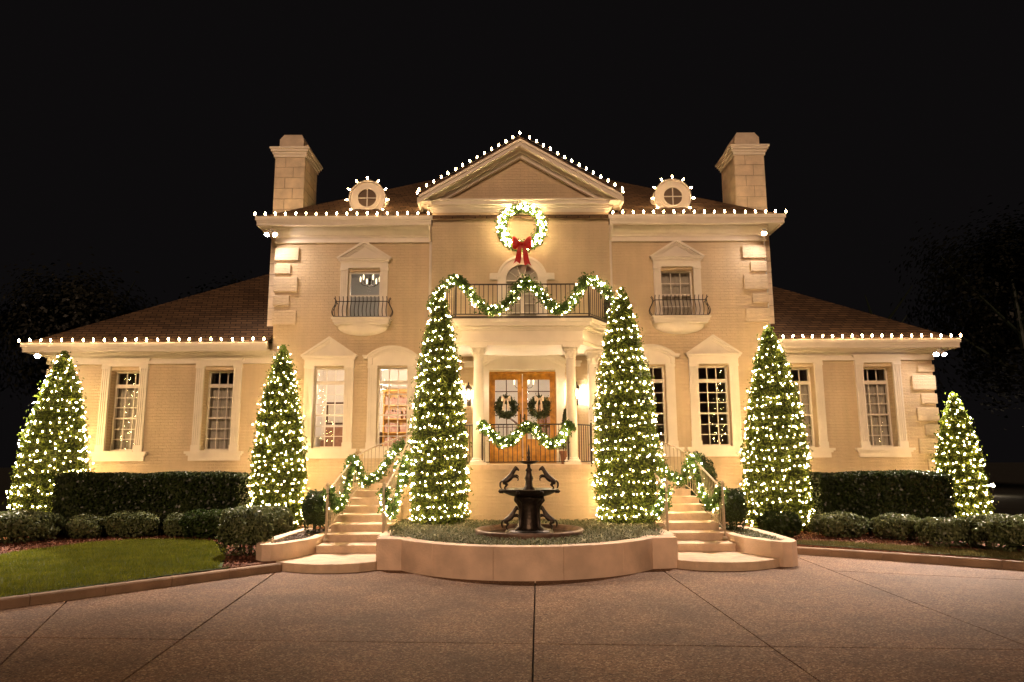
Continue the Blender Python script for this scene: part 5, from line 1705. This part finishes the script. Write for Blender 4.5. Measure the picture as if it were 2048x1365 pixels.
# ================================================================ LAMPS
def floodlight(x, y, z, dirs, label, watts=FLOOD):
    t = empty('floodlight', (x,y,z), label, 'floodlight', 'white floodlights under the eave corners')
    m = MB(); m.lathe([(.055,z+.10),(.055,z+.13)], x, y, 12); m.tube([(x,y,z+.12),(x,y,z+.04)], .018, 8); m.build('mount', M['lampmetal'], t)
    for i,(ox, d) in enumerate(dirs):
        d = Vector(d).normalized(); c = Vector((x+ox,y-.03,z))
        ax_ = d
        u = ax_.orthogonal().normalized(); w = ax_.cross(u)
        q = MB(); n = 12; vs = []
        for (rr,l) in ((.025,-.12),(.045,-.06),(.062,.0),(.064,.02)):
            for k_ in range(n):
                a = 2*math.pi*k_/n; vs.append(c+ax_*l+(u*math.cos(a)+w*math.sin(a))*rr)
        fs = [(r_*n+k_,r_*n+(k_+1)%n,(r_+1)*n+(k_+1)%n,(r_+1)*n+k_) for r_ in range(3) for k_ in range(n)]+[tuple(range(n))[::-1]]
        q.add(vs, fs); q.tube([(x,y,z+.04),tuple(c-ax_*.08)], .014, 6)
        h = q.build('lamp_head', M['lampmetal'], t, True)
        q = MB(); vs = [c+ax_*.012+(u*math.cos(2*math.pi*k_/n)+w*math.sin(2*math.pi*k_/n))*.060 for k_ in range(n)]+[c+ax_*.03]
        q.add(vs, [(k_,(k_+1)%n,n) for k_ in range(n)]); q.build('lens', M['lens'], h, True)
        l = bpy.data.lights.new('spot', 'SPOT'); l.energy = watts; l.color = FLOODC; l.spot_size = R(60); l.spot_blend = 1.0; l.shadow_soft_size = .06
        o = bpy.data.objects.new('lamp_light', l); C.objects.link(o); setp(o, t, c+ax_*.05)
        o.rotation_euler = d.to_track_quat('-Z','Y').to_euler()
floodlight(-6.34,18.14,7.74, [(-.10,(-.05,-.50,-.87)),(.10,(.50,-.50,-.87))], 'twin headed floodlight under the left corner of the main eave')
floodlight(6.66,18.14,7.70, [(.0,(-.34,-.50,-.87))], 'single floodlight under the right corner of the main eave')
floodlight(-12.16,18.14,4.54, [(.0,(.30,-.66,-.80))], 'single floodlight under the outer corner of the left wing eave')
floodlight(10.96,18.14,4.46, [(-.10,(-.40,-.66,-.80)),(.10,(.1,-.66,-.80))], 'twin headed floodlight under the outer corner of the right wing eave')

def lantern(x, label):
    y = YB-.16; z = 3.34
    t = empty('wall_lantern', (x,YB-.02,z), label, 'lantern', 'wall lanterns by the front door')
    m = MB(); m.box(x-.05,x+.05,YB-.02,YB-.001,z-.15,z+.30); m.tube([(x,YB-.02,z+.05),(x,y+.02,z-.06),(x,y,z)], .012, 6); m.build('bracket', M['bronze'], t)
    m = MB()
    for k_ in range(4):
        a = math.pi/4+k_*math.pi/2; m.tube([(x+.06*math.cos(a),y+.06*math.sin(a),z),(x+.085*math.cos(a),y+.085*math.sin(a),z+.26)], .006, 4)
    m.lathe([(.03,z-.03),(.07,z),(.06,z+.01)], x, y, 8); m.lathe([(.10,z+.26),(.07,z+.32),(.02,z+.38),(.025,z+.40),(.003,z+.45)], x, y, 8)
    m.build('cage', M['bronze'], t)
    m = MB(); m.lathe([(.02,z+.04),(.045,z+.08),(.05,z+.15),(.03,z+.2),(.006,z+.23)], x, y, 10); m.build('lamp', M['lantern'], t, True)
    lamp_point(t, (x,y-.02,z+.13), 125, (1,.80,.60), .06)
lantern(dx-1.36, 'glowing wall lantern left of the front doors')
lantern(dx+1.36, 'glowing wall lantern right of the front doors')

# potted conifer by the door
px, py = X0+1.03, 17.2
t = empty('potted_plant', (px,py,PZ_), 'small potted conifer standing right of the front doors', 'potted plant')
m = MB(); m.lathe([(.11,PZ_),(.14,PZ_+.22),(.17,PZ_+.30),(.155,PZ_+.31),(.14,PZ_+.28)], px, py, 14); m.build('pot', M['pot'], t, True)
n = 1500; tt = rng.uniform(0,1,n); a = rng.uniform(0,6.28,n); rr = .17*(1-tt)**.8*rng.uniform(.6,1.05,n)+.01
P = np.c_[px+rr*np.cos(a),py+rr*np.sin(a),PZ_+.35+tt*.95]
V,F = leaf_geo(P, np.c_[np.cos(a),np.sin(a),np.full(n,.6)], .06, .7, .4); fast_mesh('foliage', V, F, M['wreath'], t)
m = MB(); m.tube([(px,py,PZ_+.2),(px,py,PZ_+1.2)], .015, 6); m.build('stem', M['bark'], t)

# small path light far off on the right
t = empty('path_light', (27,41,-.35), 'tiny white path light far off in the dark on the right', 'path light')
m = MB(); m.tube([(27,41,-.35),(27,41,.15)], .03, 6); m.build('post', M['bronze'], t)
m = MB(); m.lathe([(.10,.15),(.10,.26),(.02,.3)], 27, 41, 8); m.build('lamp', M['lantern'], t)
